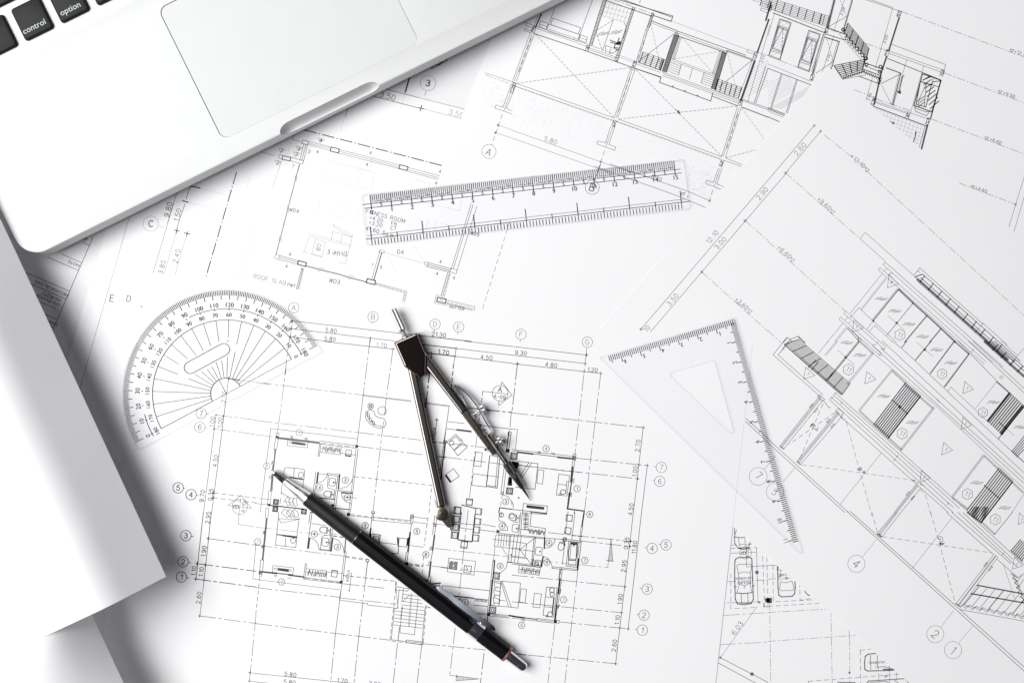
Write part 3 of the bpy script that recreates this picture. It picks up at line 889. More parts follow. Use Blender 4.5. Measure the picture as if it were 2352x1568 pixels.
l('2150,290 2155,500 2352,488;2245,280 2260,830;1975,830 2270,820;2010,375 2240,365', 4.5, 'd'); l('2015,300 2250,288;2010,330 2250,322', 5, 'd', 'dl'); l('1980,635 2352,620', 4.5, 'd', 'd2'); l('2010,560 2010,885 2255,870;2300,330 2320,870;2295,325 2255,330;2340,340 2352,870', 4.5, 'd', 'dl')
ci(2145, 372, 55, 4, 'm'); tx(2125, 372, 'B', 40, -92, 'd', 5); tx(2165, 370, 'A-10', 28, -92, 'd', 4); tx(2130, 600, 'temporary', 26, -3, 'd', 3.5); tx(2135, 640, 'parking', 26, -3, 'd', 3.5); tx(2135, 682, '2', 24, -3, 'd', 3.5)
node(2250, 550, 30, 'd'); node(2345, 805, 40, 'k'); l('1945,945 2352,920;1910,1213 2352,1190', 4.5, 'm', 'dd'); l('1912,1335 2255,860', 4, 'm'); tx(2070, 1062, '6.03', 46, -54, 'm', 5); l('1900,1325 2352,1560;1890,1378 2260,1578', 5.5, 'd'); node(2205, 1483, 30, 'd', 45); scribble(2275, 825, 12, 5, 6, 'd'); tick(1915, 1332, 14, 20); l('2310,830 2312,865 2352,865', 5, 'd')
l('1960,620 1990,560', 4, 'm', 'dl')
T(3, 3)
l('85,450 90,560 92,700 100,760 125,775 220,770 245,745 250,690 245,600 215,560', 10, 'd'); l('105,700 118,635 165,645 220,630 240,700 230,715 120,718 105,700;95,595 118,590 115,525 88,530;120,535 165,518;80,520 90,520', 5, 'd'); fill('82,440 105,465 92,540', 'd'); l('215,560 250,600', 9, 'k'); tx(160, 568, 'parking', 26, -3, 'd', 3.5); ci(170, 603, 10, 5, 'd', 8); l('95,612 240,600', 4, 'd')
l('335,670 342,730 370,760 430,752', 9, 'd'); l('345,690 375,705', 4, 'd'); l('45,410 48,820 480,798;0,862 520,830;290,640 295,805 460,780', 4.5, 'd', 'dl'); l('0,918 575,885;578,885 590,1568;0,1183 850,1125;15,820 25,1568;750,1150 752,1568', 4.5, 'm', 'd2'); l('745,1030 747,1150', 4.5, 'm'); l('0,488 120,482;0,612 70,608;590,903 600,903', 4.5, 'd'); node(12, 808, 48, 'k')
l('1040,1290 920,1300 893,1320 887,1380 890,1440 915,1455 1110,1450 1210,1440', 10, 'd'); l('940,1310 945,1440;1010,1300 1000,1380 1015,1440;1000,1300 1060,1320;985,1420 1070,1415 1130,1430', 6, 'd'); fill('1010,1285 1045,1290 1075,1320 1020,1312', 'd'); tx(1010, 1372, 'temporary', 26, -3, 'd', 3.5); scribble(1110, 1370, 22, 6, 6, 'd', 2); l('1060,1440 1210,1440', 14, 'd')
l('845,1265 995,1250;848,1265 850,1568;370,1550 1255,1480;370,1550 372,1600', 4.5, 'd', 'dl'); l('900,1590 920,1548 1260,1525 1295,1570', 9, 'd'); l('640,1560 800,1562', 10, 'd'); l('940,1560 1080,1550 1120,1568;1160,1540 1200,1568', 6, 'd'); l('1015,1475 1020,1560;1115,1380 1118,1560;1180,1465 1182,1540', 4, 'm'); scribble(1085, 1500, 20, 8, 4, 'd', 6); ci(748, 1470, 6, 7, 'd', 8)
ink.build(s_park, ZE, pre='soft_')

# ---- elevation
ZD = 0.00040
s_elev = sheet('elevation_sheet', [(1904, 155), (1287, 857), (2334, 1785), (2951, 1083)], ZD,
               'large white sheet with the building elevation turned about forty degrees at the right')
ink = sheet_ink(41.5)


def ray(s, L, w=4.5, t='m', ang=41.6):
    """line(s) from the given points along the sheet direction"""
    for p in s.split():
        x, y = map(float, p.split(','))
        l(f'{x},{y} {x + L * math.cos(math.radians(ang)):.1f},{y + L * math.sin(math.radians(ang)):.1f}', w, t)


def tri(s, txt='1', w=4.5):
    cl(s, w, 'd')
    pp = [tuple(map(float, p.split(','))) for p in s.split()]
    tx(sum(p[0] for p in pp) / 3, sum(p[1] for p in pp) / 3, txt, 28, 41, 'd', 4)


def dbl(s, w=4, t='m', off=11):
    for part in s.split(';'):
        a, b = [tuple(map(float, p.split(','))) for p in part.split()]
        L = math.hypot(b[0] - a[0], b[1] - a[1])
        nx, ny = -(b[1] - a[1]) / L * off, (b[0] - a[0]) / L * off
        l(f'{a[0]},{a[1]} {b[0]},{b[1]};{a[0] + nx:.1f},{a[1] + ny:.1f} {b[0] + nx:.1f},{b[1] + ny:.1f}', w, t)


T(3, 0)
l('425,1155 75,1568;483,1207 180,1568', 4.5, 'd'); tick(425, 1155, 14, 20, 5); tick(483, 1207, 14, 20, 5); tx(295, 1370, '2.60', 46, -49, 'm', 4.5)
l('515,1240 930,1568', 4.5, 'm', 'd2'); tx(825, 1480, '+12.10', 40, 41, 'm', 4.5); cl('893,1535 930,1560 900,1580', 4.5, 'm')
T(2, 1)
l('2427,0 1185,1455', 4.5, 'd'); l('2540,0 1272,1480', 4.5, 'd')
for x, y in ((2140, 460), (1743, 930), (1185, 1455)):
    tick(x, y, 15, 25, 6)
for x, y, s in ((2300, 210, '2.90'), (1840, 610, '12.10'), (1915, 665, '3.00'), (1475, 1185, '3.50'), (1238, 1450, '10')):
    tx(x, y, s, 44, -49, 'm', 4.5)
l('2140,460 2352,640;1743,930 2352,1475', 4.5, 'm', 'd2'); tx(2110, 1220, '+3.60', 38, 41, 'm', 4.5); cl('2178,1268 2208,1293 2170,1310', 4.5, 'm'); l('2050,1195 2110,1250', 4, 'm')
T(3, 1)
l('900,0 2352,1330;160,20 845,625;0,650 710,1290;0,1470 120,1580', 4.5, 'm', 'd2'); tick(160, 20, 14, 20, 5)
tx(515, 303, '+9.60', 40, 41, 'm', 4.5); cl('582,352 614,378 580,392', 4.5, 'm'); tx(150, 748, '+6.60', 40, 41, 'm', 4.5); cl('215,797 248,822 212,836', 4.5, 'm')
l('845,625 893,567', 4.5, 'm'); ray('893,567', 595); ray('845,625', 305); ray('1075,838', 1450, 4.5, 'd'); l('1095,897 1055,860 1075,838', 4.5, 'm'); ray('1095,897', 1300); ray('1030,890 1015,912', 1300); l('1030,890 1015,912;1070,920 1095,897;1115,955 1145,940;1125,935 1105,960', 4.5, 'm')
l('1395,893 1335,965', 5, 'd'); ray('1395,893', 770, 4.5, 'd'); l('1372,920 1400,935', 5, 'd'); ray('1375,1000', 1100, 30, 'm'); ray('1420,950', 1200, 7, 'd'); ray('1400,980', 1150, 7, 'd'); ray('1350,975', 1150, 6, 'k'); l('1420,950 1350,975', 9, 'k')
for k in range(10):
    x, y = 1440 + 79 * k, 965 + 70 * k
    l(f'{x},{y} {x - 45},{y + 60}', 9, 'k')
l('1960,1430 1975,1400', 5, 'd'); ray('1975,1400', 300, 4.5, 'd'); l('1940,1440 1900,1490', 5, 'd')
l('1050,945 755,1310', 4.5, 'm'); dbl('1090,990 860,1280'); dbl('1200,1090 965,1380', 5, 'd', 12); l('1200,1090 965,1380', 8, 'd')
l('1200,1090 1330,1215 1460,1330 1590,1450 1720,1575', 15, 'm'); l('1200,1085 1725,1568', 5, 'd'); l('1330,1220 1100,1500', 6, 'd'); l('1460,1330 1255,1575;1590,1450 1485,1575', 11, 'd')
l('835,1258 965,1380 1115,1515 1180,1575;835,1258 755,1350;965,1380 905,1460;980,1420 925,1480;1100,1500 1085,1515;980,1420 1140,1568', 4.5, 'm'); ci(968, 1380, 6, 6, 'k', 8)
for x, y in ((1035, 1175), (1160, 1287), (1290, 1408), (1415, 1522)):
    glass(x, y)
l('1105,1332 1255,1467', 4, 'm'); ci(1182, 1398, 8, 7, 'd', 8); hexa(1212, 1507, '11', 52, 'd', 4.5, 30); tri('1110,955 1197,1040 1098,1075', '4')
l('712,1288 697,1310;668,1343 652,1365;710,1370 735,1345', 4.5, 'm'); ray('712,1288 697,1310 668,1343 652,1365', 500); l('740,1400 760,1385', 4.5, 'm'); tri('790,1370 875,1445 775,1482', '1')
l('690,1400 540,1580', 4.5, 'm'); dbl('725,1445 620,1575'); l('725,1445 840,1568;740,1440 860,1560', 6, 'd'); l('825,1540 835,1568', 9, 'd')
l('180,1530 140,1580;275,1520 200,1550 130,1640', 6, 'd'); l('275,1520 340,1580', 9, 'k'); l('180,1530 240,1580', 5, 'd')
T(3, 2)
l('170,-35 47,122 490,515', 4.5, 'd'); l('210,-5 92,122 505,490', 4.5, 'd')
grid('285,-20 755,385 680,488 150,25', 9, 7, 5.5, 'k', 7, 'k'); l('440,170 370,240;460,190 400,260', 8, 'k')
l('150,30 670,490;165,20 680,480', 5, 'k')
tri('345,237 430,310 328,347')
l('556,-5 460,110', 4.5, 'm'); dbl('640,0 530,130'); dbl('840,0 545,360', 5, 'd'); l('840,0 545,360', 8, 'd'); dbl('845,-5 970,105', 5, 'd'); dbl('970,110 730,400', 5, 'm', 14); glass(720, 10); glass(840, 125); hexa(740, 258, '11', 52, 'd', 4.5, 30); l('640,78 792,213', 4, 'm'); ci(713, 145, 8, 8, 'd', 8); tri('908,275 993,348 888,388')
l('970,110 1555,600 2000,1020 2352,1350', 4.5, 'm'); l('960,30 985,30 1015,0;960,40 1000,75;1040,60 1060,85', 4.5, 'm'); l('1000,75 2352,1300;1035,60 2352,1260;1050,-5 2352,1205', 4.5, 'd'); l('1060,75 1075,60;1550,530 1575,555;1020,120 1040,130', 6, 'd')
dbl('1145,265 840,640', 5, 'm'); dbl('1145,265 1270,380', 5, 'd')
lad('1262,382 970,765 1400,503 1102,888', 9, 10, 'k'); l('1400,503 1102,888', 14, 'k'); l('1140,535 1285,665', 8, 'k'); ci(1210, 600, 9, 9, 'k', 8); l('1262,378 1400,498;1250,392 1392,512;970,765 1100,885;980,752 1112,875', 7, 'k')
dbl('1400,505 1520,610', 5, 'd'); dbl('1530,610 1225,1000', 6, 'm', 13); dbl('970,765 840,645;1225,1000 1100,885', 5, 'd'); glass(1060, 500); glass(1320, 742); hexa(1232, 845, '11', 52, 'd', 4.5, 30); tri('1615,925 1695,998 1595,1040')
dbl('1990,1045 1695,1435', 6, 'm', 13); dbl('1990,1045 2120,1165', 5, 'd')
lad('2120,1165 1830,1545 2247,1285 1955,1665', 8, 10, 'k'); l('2247,1285 1955,1665', 13, 'k'); l('1985,1318 2125,1440', 8, 'k'); l('2120,1160 2247,1278;2110,1175 2240,1292', 7, 'k'); dbl('2250,1290 2352,1385;1830,1540 1695,1440', 5, 'd'); glass(1915, 1295); glass(2170, 1525); hexa(1832, 1400, '11', 52, 'd', 4.5, 30); l('2352,1400 2240,1568', 4.5, 'm')
l('1275,-5 1230,55', 8, 'd'); l('1500,-5 1355,170', 10, 'd'); l('1710,0 1490,295', 11, 'd'); l('1715,0 1845,115 1620,415', 12, 'm'); l('1712,-5 1850,115 1628,415', 5, 'd'); glass(1545, 75); glass(1675, 195); hexa(1600, 297, '11', 48, 'd', 4.5, 30); l('1370,10 1518,140', 4, 'm'); ci(1440, 75, 8, 8, 'd', 8); tri('1808,365 1888,440 1790,478')
l('1140,-5 1230,65 1355,180 1490,310 1620,430', 4.5, 'd'); l('1620,430 1650,460 2115,895 2352,1110', 4.5, 'd'); l('1680,418 2145,850 2115,895;1680,418 1650,460', 4.5, 'm'); tri('1790,695 1870,770 1775,805')
l('2100,370 1905,615', 4, 'm'); l('2100,370 2220,475', 11, 'm'); lad('2220,475 2020,730 2352,600 2145,850', 8, 11, 'k'); l('2220,475 2020,730', 24, 'd'); l('2340,595 2145,848', 26, 'k'); l('2120,740 2195,805', 6, 'k'); glass(2065, 555); glass(2310, 785); hexa(1975, 652, '11', 48, 'd', 4.5, 30); l('2190,800 2263,865', 4, 'm'); l('2145,855 2115,895', 7, 'd')
lad('2352,870 2240,1010 2352,990 2285,1060', 4, 9, 'd'); l('2235,1000 2352,1105', 5, 'd')
l('1745,-5 2105,365 2352,590', 5, 'd'); l('1840,-5 2352,470;1880,-5 2352,430', 4.5, 'd'); l('1890,70 1870,95;2150,310 2125,335;2165,320 2140,345', 5, 'd'); l('1990,0 2352,320', 24, 'd'); l('2040,-5 2352,270;2080,-5 2352,235', 8, 'd'); l('2110,30 2060,80;2190,100 2140,150;2270,170 2220,220;2340,230 2290,280', 9, 'k'); l('2140,-5 2295,130;2352,60 2220,215', 4.5, 'm')
l('615,470 1845,1568;600,490 1760,1530;580,510 1700,1520', 4.5, 'd'); l('570,530 600,505;605,485 625,470;665,575 685,560', 4.5, 'd'); l('510,540 560,610 575,600', 5, 'd'); l('565,535 1700,1568;665,685 1655,1568', 4.5, 'd'); l('1195,1045 1180,1060;1170,1080 1155,1095;1660,1480 1645,1495', 6, 'd')
for s in ('470,505 108,960', '490,520 125,975', '505,540 145,985', '640,640 265,1100', '660,655 282,1115', '690,675 300,1125', '1360,1310 1160,1568', '1378,1325 1185,1568', '1400,1350 1220,1568'):
    l(s, 4.5, 'd')
l('480,512 117,968;650,648 274,1108;1370,1318 1172,1568', 6, 'm'); l('108,960 148,988;265,1100 300,1130', 8, 'k')
for x, y in ((398, 590), (440, 632), (552, 728), (595, 772), (1285, 1395), (1330, 1435)):
    rc(x, y, 40, 12, 4.5, 'd', -50)
cl('455,505 475,490 520,530 500,548', 5, 'd'); cl('620,640 650,615 695,655 665,685', 5, 'd')
l('-10,885 740,1568;-10,920 705,1568', 5, 'd'); l('-202,705 0,890;-207,733 0,925', 5, 'k')
l('505,570 290,1080;615,650 190,945', 4.5, 'd', 'dl'); scribble(410, 770, 24, 8, 5, 'k', 3); scribble(440, 800, 22, 6, 4.5, 'd', 5)
l('665,690 720,740 955,1600;310,1130 1360,1275;1395,1355 1445,1400 1500,1600', 4.5, 'm', 'dl'); scribble(848, 1165, 30, 9, 4.5, 'd', 6); scribble(885, 1205, 15, 6, 7, 'k', 7); l('1040,1025 665,1490;250,1155 140,1285', 4, 'm'); tri('1410,1185 1490,1255 1395,1290'); l('1330,1270 1440,1330', 6, 'k', 'ds')
ci(65, 1378, 82, 3.5, 'm'); tx(62, 1380, '5', 62, 41, 'l', 5); l('130,1310 60,1400', 3, 'f')
T(2, 2)
ci(2262, 1238, 82, 4, 'm'); tx(2268, 1230, '7', 66, 41, 'd', 6); l('2320,1170 2420,1050', 4, 'm')
T(3, 3)
for x, y, s in ((812, 472, '4'), (1537, 1117, '2'), (1700, 1263, '1')):
    ci(x, y, 79, 4, 'm'); tx(x, y, s, 74, 41, 'd', 6)
l('870,405 995,250;1590,1050 1705,900;1755,1195 1880,1045', 3.5, 'm')
l('725,-10 2352,1455;755,-10 2352,1418', 5.5, 'd'); l('1165,0 1005,190;1190,0 1030,210;1220,0 1050,222', 4.5, 'd'); l('1178,0 1017,200', 7, 'm'); l('1005,195 1045,225', 9, 'k'); cl('1010,205 1030,200 1035,225 1012,222', 5, 'd')
l('955,0 1005,185;1045,222 2050,370;1495,0 1555,215 1590,340 1722,840', 4.5, 'd', 'dl'); scribble(1590, 240, 30, 9, 4.5, 'd', 16); scribble(1600, 285, 22, 7, 8, 'k', 11); l('1685,55 1325,515', 4, 'm')
l('1640,0 2070,385;1690,0 2230,470;1745,0 2290,500;1790,0 2250,430;1830,0 2352,480', 5, 'd'); l('2105,430 2300,600 2330,570', 5, 'd'); l('2170,370 2150,390', 5, 'd')
l('2075,385 1725,840;2115,405 1775,865', 4.5, 'd'); l('2095,395 1750,850', 11, 'm'); l('1725,835 1770,868', 9, 'k'); rc(2000, 478, 45, 12, 4.5, 'd', -50); rc(2045, 515, 45, 12, 4.5, 'd', -50)
lad('1880,-50 1835,5 2040,-50 1955,92', 8, 9, 'k'); l('1830,0 1955,92', 12, 'k'); l('2245,0 2080,205', 6, 'd'); hexa(2088, 65, '11', 52, 'd', 4.5, 30); tri('2310,5 2385,72 2300,112'); dbl('2080,205 1955,90', 5, 'd')
lad('2320,250 2235,350 2420,330 2330,440', 7, 9, 'k'); l('2230,350 2340,450', 8, 'k'); tri('2265,410 2340,490 2245,520')
l('1920,668 2352,748;1865,745 2352,830', 12, 'k'); zig('1770,842 2352,950', 9, 30, 5, 'd'); zig('1790,838 2352,940', 9, 22, 5, 'd'); l('1760,890 2352,998', 5, 'd')
for k in range(8):
    x = 1800 + 75 * k
    y = 848 + 13 * k
    l(f'{x},{y} {x + 135},{y - 165}', 5 if k % 3 else 9, 'd')
zig('2230,560 2352,860', 7, -26, 7, 'k'); zig('2250,570 2352,830', 6, -22, 5, 'd'); l('2165,485 2270,800', 4, 'm'); l('2352,560 2280,640;2352,610 2290,700', 5, 'd')
ink.build(s_elev, ZD, pre='soft_')

# ---- main floor plan
ZB = 0.00052
s_plan = sheet('floor_plan_sheet', [(337, 630), (1728, 793), (1621, 1777), (219, 1613)], ZB,
               'white floor plan sheet of two houses in the centre, under the pencil and the compass')
ink = sheet_ink(6.7)
V = -83
# grid bubbles along the top and dimension chains
T(1, 1)
for x, y, s in ((347, 1258, 'A'), (1075, 1342, 'B'), (1645, 1410, 'D'), (1862, 1435, 'E')):
    mark(x, y, 48, s, 'm', 4, 48)
l('1068,1392 1065,1410;1640,1458 1637,1480;1855,1485 1852,1503', 4, 'm')
l('325,1378 1300,1490', 5, 'd'); l('1300,1490 1980,1568', 7, 'k'); l('320,1450 1270,1563', 5, 'd'); l('315,1527 700,1572', 5, 'd'); l('335,1378 315,1530', 4, 'm'); l('1052,1525 1048,1580', 5, 'd')
tick(330, 1380, 14); tick(320, 1450, 14); tick(315, 1527, 14)
tx(690, 1467, '5.80', 36, t='m', w=4.5); tx(680, 1543, '5.80', 36, t='m', w=4.5); tx(1680, 1505, '21.30', 38, t='d', w=5)
T(2, 1)
mark(83, 1502, 48, 'F', 'm', 4, 46); l('76,1550 74,1575', 4, 'm'); mark(692, 1574, 48, 'G', 'm', 4, 48)
T(1, 2)
l('630,0 1280,72', 5, 'd'); l('1280,0 1560,32', 6, 'd'); l('1530,28 1840,64', 8, 'k'); l('1840,64 2352,125', 5, 'd'); l('1560,104 1830,136', 9, 'k'); l('1830,136 2352,200', 5, 'd'); l('1920,-2 2352,45', 5, 'd')
for x, y in ((1040, 45), (1258, 70), (1838, 65), (1828, 138)):
    tick(x, y, 16, w=5)
tick(1612, 112, 18, w=9, t='k')
tx(1153, 33, '1.70', 38, t='l', w=4.5); tx(1723, 98, '1.70', 40, t='k', w=6); tx(2118, 147, '4.50', 38, t='m', w=5)
T(2, 2)
l('688,55 685,80', 4, 'm'); l('0,45 690,125;0,125 680,203;0,203 820,293', 5, 'd')
for x, y in ((685, 125), (672, 203), (662, 277), (815, 293), (50, 203)):
    tick(x, y, 15, w=5)
tx(82, 105, '9.30', 38, t='m', w=5); tx(360, 215, '4.80', 38, t='m', w=5); tx(740, 260, '1.20', 36, t='m', w=5)
l('50,203 0,640', 6, 'k', 'dd'); l('685,80 578,1035', 4.5, 'd', 'dd'); l('815,293 665,1568', 4.5, 'd', 'dd')
l('0,655 1205,790;590,1070 1245,1138;50,1135 1160,1260', 5, 'd', 'dd')
tick(1205, 790, 14); tick(1165, 1132, 10); tick(1243, 1138, 14); tick(1155, 1260, 12)
l('1205,790 1115,1568;1243,1138 1190,1568', 5, 'd')
tx(1155, 957, '2.70', 38, V, 'm', 5); tx(1130, 1192, '1.00', 38, V, 'm', 5); tx(1092, 1540, '4.50', 38, V, 'm', 5)
mark(1372, 1155, 48, '7', 'm', 4, 46); mark(1357, 1283, 48, '6', 'm', 4, 46); l('1305,1148 1325,1151;1290,1275 1310,1278', 4, 'm')
# right dimensions, lower half
T(2, 3)
l('1115,0 952,1388;1190,0 1067,1068', 5, 'd'); tick(1090, 265, 12); tick(1083, 312, 12); tick(1038, 682, 12); tick(1007, 920, 12); tick(990, 1058, 12); tick(1067, 1068, 14); tick(952, 1388, 14)
for x, y, s in ((1052, 283, '0.35'), (1125, 320, '11.80'), (1028, 493, '2.95'), (993, 797, '1.90'), (968, 987, '1.10'), (940, 1222, '2.60')):
    tx(x, y, s, 38, V, 'd', 5)
for x, y, s in ((1415, 298, '5'), (1287, 330, '4'), (1242, 703, '3'), (1213, 943, '2'), (1197, 1080, '1')):
    mark(x, y, 48, s, 'm', 4.5, 48, tt='d', tw=5); l(f'{x - 68},{y - 7} {x - 48},{y - 5}', 4.5, 'm')
l('330,185 1100,268', 5, 'd', 'dd'); l('630,262 1085,312;0,575 1040,682;0,820 1005,920;440,1005 1065,1068', 5, 'd', 'dd'); l('35,1297 130,1308', 8, 'k'); l('150,1309 952,1388', 5, 'd', 'dd')
l('605,540 510,1340 485,1568', 4.5, 'd', 'dd'); l('395,1020 355,1330 330,1568', 4.5, 'd', 'dd'); l('445,520 395,1010', 4, 'd', 'dd')
# left dimensions and bubbles
T(0, 2)
l('1985,675 1870,1568', 4.5, 'd'); l('2100,340 1945,1568', 4.5, 'm'); l('2070,580 1945,1568', 4.5, 'd'); tick(1985, 675, 12, w=4.5); tick(1965, 802, 12, w=4.5); tick(2050, 684, 10, w=4.5); tick(2040, 812, 10, w=4.5); tick(1960, 1388, 14); tick(1955, 1434, 14); tick(2100, 341, 14)
l('2100,340 2200,354', 8, 'd'); l('2200,354 2352,372', 4, 'l', 'dd'); l('1985,675 2352,720;1965,802 2352,852', 4.5, 'm', 'dd'); l('1960,1388 2352,1435;1955,1433 2352,1480', 5, 'd', 'dl')
tx(1950, 737, '1.00', 38, V, 'm', 4.5); tx(2022, 745, '1.00', 38, V, 'm', 4.5); tx(2055, 510, '2.70', 36, V, 'l', 4); tx(1978, 1095, '4.50', 38, V, 'm', 4.5); tx(1857, 1418, '9.70', 38, V, 'd', 5.5); tx(1935, 1405, '0.35', 38, V, 'd', 5)
for x, y, s, t in ((1848, 660, '7', 'm'), (1835, 785, '6', 'm'), (1637, 1342, '5', 'k'), (1755, 1405, '4', 'k')):
    mark(x, y, 48, s, t, 4 if t == 'm' else 6, 48, tw=5 if t == 'm' else 6.5); l(f'{x + 48},{y + 4} {x + 68},{y + 7}', 4.5, t)
ci(2203, 1515, 70, 4, 'm'); cl('2215,1410 2095,1503 2310,1530', 4, 'm'); tx(2168, 1515, 'B', 46, V, 'd', 5); tx(2236, 1520, 'A-10', 30, V, 'm', 4); l('2210,1445 2195,1585', 4, 'm')
T(0, 3)
l('1868,0 1800,620', 6, 'k'); l('1942,0 1875,620', 5.5, 'k'); l('1875,620 1835,960', 4.5, 'd'); tick(1912, 240, 14, t='k'); tick(1810, 470, 16, t='k'); tick(1885, 482, 14, t='k'); tick(1798, 610, 16, t='k'); tick(1872, 622, 14, t='k'); tick(1835, 950, 14)
l('1915,240 2352,300', 6, 'd', 'dd'); l('1810,470 2352,540;1790,610 2352,685', 7, 'k', 'dd'); l('1835,950 2352,1018', 5, 'd', 'dd')
tx(1910, 48, '2.95', 38, V, 'd', 5); tx(1873, 357, '1.90', 38, V, 'k', 6); tx(1780, 537, '1.10', 38, V, 'k', 5.5); tx(1850, 545, '1.10', 38, V, 'k', 5.5); tx(1825, 783, '2.60', 38, V, 'd', 5)
for x, y, s in ((1708, 213, '3'), (1682, 453, '2'), (1667, 593, '1')):
    mark(x, y, 48, s, 'k', 6, 48, tw=6.5); l(f'{x + 48},{y + 6} {x + 70},{y + 9}', 6, 'k')
l('2195,20 2187,110', 4, 'm'); l('2187,110 2352,132', 4, 'm', 'dd'); l('2352,940 2290,1568', 4.5, 'd', 'dd'); l('2290,1470 2352,1476;2285,1548 2352,1555', 4.5, 'm'); l('2352,280 2322,610 2352,612', 4, 'd'); tick(2295, 1470, 12, w=4.5); tick(2290, 1548, 12, w=4.5)
# centre, upper half
T(1, 2)
l('315,-60 295,50 255,400', 4.5, 'd', 'dd'); l('275,250 268,300', 6, 'd'); l('255,400 210,745', 4, 'm', 'dd'); l('210,745 195,850', 3.5, 'm')
l('1048,-30 1040,45 985,490', 4.5, 'd', 'dd'); l('985,490 925,960', 4.5, 'd'); l('1258,70 1195,530', 4.5, 'd', 'dd'); l('1195,530 1180,690', 4.5, 'd', 'dd'); l('1172,735 1155,860 1075,1555', 4.5, 'd', 'dd')
l('1612,110 1600,230', 8, 'k'); l('1600,230 1555,640', 10, 'k', 'dd'); l('1838,65 1828,138 1815,210', 5, 'd', 'dd'); l('1815,210 1795,430', 8, 'k', 'da')
l('0,375 985,492', 4.5, 'm', 'dd'); l('75,384 120,389', 7, 'd'); l('985,492 1425,545', 5, 'd'); l('985,500 1425,552', 3, 'm'); l('1530,560 1775,590', 6, 'd'); l('1545,572 1770,598', 3, 'm'); l('1950,608 2060,622', 9, 'k', 'dd'); l('2090,625 2352,652', 8, 'k', 'dd')
l('0,725 940,835', 4.5, 'm', 'dd'); l('940,835 1515,905', 4.5, 'd', 'dd'); l('1620,922 1725,930', 9, 'k', 'da'); l('1800,938 2100,972', 4.5, 'd', 'dd')
l('0,855 195,880', 4, 'm', 'dd'); l('930,960 1545,1040', 5, 'd', 'dd'); l('1675,1055 1740,1062', 9, 'k'); l('1740,1062 2120,1107', 5, 'd', 'dd')
l('30,1440 130,1450;-5,1485 110,1498', 4.5, 'm')
ci(2243, 475, 72, 4.5, 'd'); l('2172,467 2315,483', 4.5, 'd'); tx(2242, 440, 'A', 48, 8, 'd', 6); tx(2238, 508, 'A-09', 32, 8, 'd', 4.5); l('2255,405 2258,370 2352,492 2230,587 2230,548', 4.5, 'd'); l('2172,467 2083,457', 5, 'd'); l('2083,457 2068,600 2045,745', 6, 'd', 'da')
# left house
l('135,798 930,893', 4, 'd'); l('135,798 38,1568', 4, 'd')
l('200,887 580,932', 14, 'm'); l('205,878 585,922', 4, 'd'); l('585,912 925,955;580,938 910,978', 4.5, 'd'); l('600,930 900,966', 4, 'd', 'dl'); node(925, 963, 26, 'd'); node(192, 875, 20, 'd'); cl('188,838 212,841 206,885 182,882', 4, 'm')
cl('180,890 206,893 190,990 165,988', 4, 'd'); l('180,990 162,1145', 10, 'm'); l('158,1140 137,1368', 14, 'm'); l('172,990 150,1370', 4, 'd'); cl('118,1370 142,1373 130,1500 105,1498', 4, 'd'); node(118, 1500, 22, 'd')
l('295,895 285,955 472,975 480,915', 4, 'd'); l('335,930 445,944', 20, 'm'); cl('305,920 330,915 445,935 462,942 455,950 310,930', 4, 'd'); hexa(397, 835, '1', 32, 'm', 4); hexa(98, 1142, '1', 32, 'm', 4)
l('318,868 348,874;312,882 340,886;322,862 332,892;438,884 470,889;445,898 475,902;470,880 462,902;152,1095 140,1130;156,1100 150,1130;128,1225 120,1258;140,1228 132,1262', 4.5, 'm')
cl('585,940 597,942 580,1053 568,1052', 4.5, 'd'); l('590,1015 775,1040 785,965', 4.5, 'd'); hangers(612, 982, 775, 1000, 60, 15, 4, 'd'); l('600,978 780,1000', 4, 'd'); l('780,1025 915,1042', 4.5, 'd'); rc(850, 1022, 50, 52, 5, 'd'); l('820,1042 875,1048;818,1050 873,1056', 5, 'd')
l('920,980 890,1240', 4.5, 'd'); l('938,985 905,1245', 5, 'd'); l('888,1240 905,1243;890,1248 862,1490;905,1245 876,1500', 4.5, 'd'); l('765,1350 830,1335 875,1290 893,1245', 4.5, 'd'); l('768,1220 757,1350', 12, 'd')
l('550,1195 520,1420', 5, 'd'); l('567,1198 537,1408', 5.5, 'd'); l('572,1200 562,1300', 10, 'd'); l('555,1300 610,1285 645,1250 660,1215;570,1212 655,1222', 4.5, 'd'); l('655,1210 770,1222;665,1225 765,1237;655,1210 652,1222', 5, 'd'); l('665,1225 655,1330 665,1345 720,1360 712,1450', 4.5, 'd'); sink(700, 1290); l('715,1293 745,1297', 6, 'd'); toilet(652, 1398)
mark(585, 1340, 29, '4', 'd', 5, 28); mark(820, 1272, 29, '3', 'm', 5, 28); mark(838, 1430, 28, '4', 'd', 5, 26); l('785,1385 790,1430 820,1468 870,1485', 5, 'd'); l('785,1388 885,1392', 11, 'd'); l('750,1360 885,1380;748,1372 880,1392;800,1422 925,1437', 4.5, 'd'); l('770,1225 725,1570;752,1240 706,1570', 5.5, 'd'); l('535,1430 725,1448', 9, 'k'); l('876,1490 868,1568;860,1490 852,1568', 5, 'd'); ci(703, 1503, 9, 8, 'k', 8); l('700,1503 720,1505;685,1525 860,1542', 8, 'k')
l('253,1225 260,1168 275,1155 430,1170 447,1182 440,1270 430,1262;352,1165 345,1240', 5, 'd'); blob(412, 1226, 28); l('310,1245 430,1265', 13, 'd'); l('312,1245 428,1263', 5, 'f'); l('240,1310 230,1400 235,1390 300,1425;435,1275 430,1340;225,1440 220,1490', 5, 'd')
for k in range(3):
    x, y = 265 + 34 * k, 1462 + 4 * k
    cl(f'{x},{y - 5} {x + 22},{y - 36} {x + 44},{y - 28} {x + 35},{y} {x + 50},{y + 30} {x + 28},{y + 45}', 4.5, 'd')
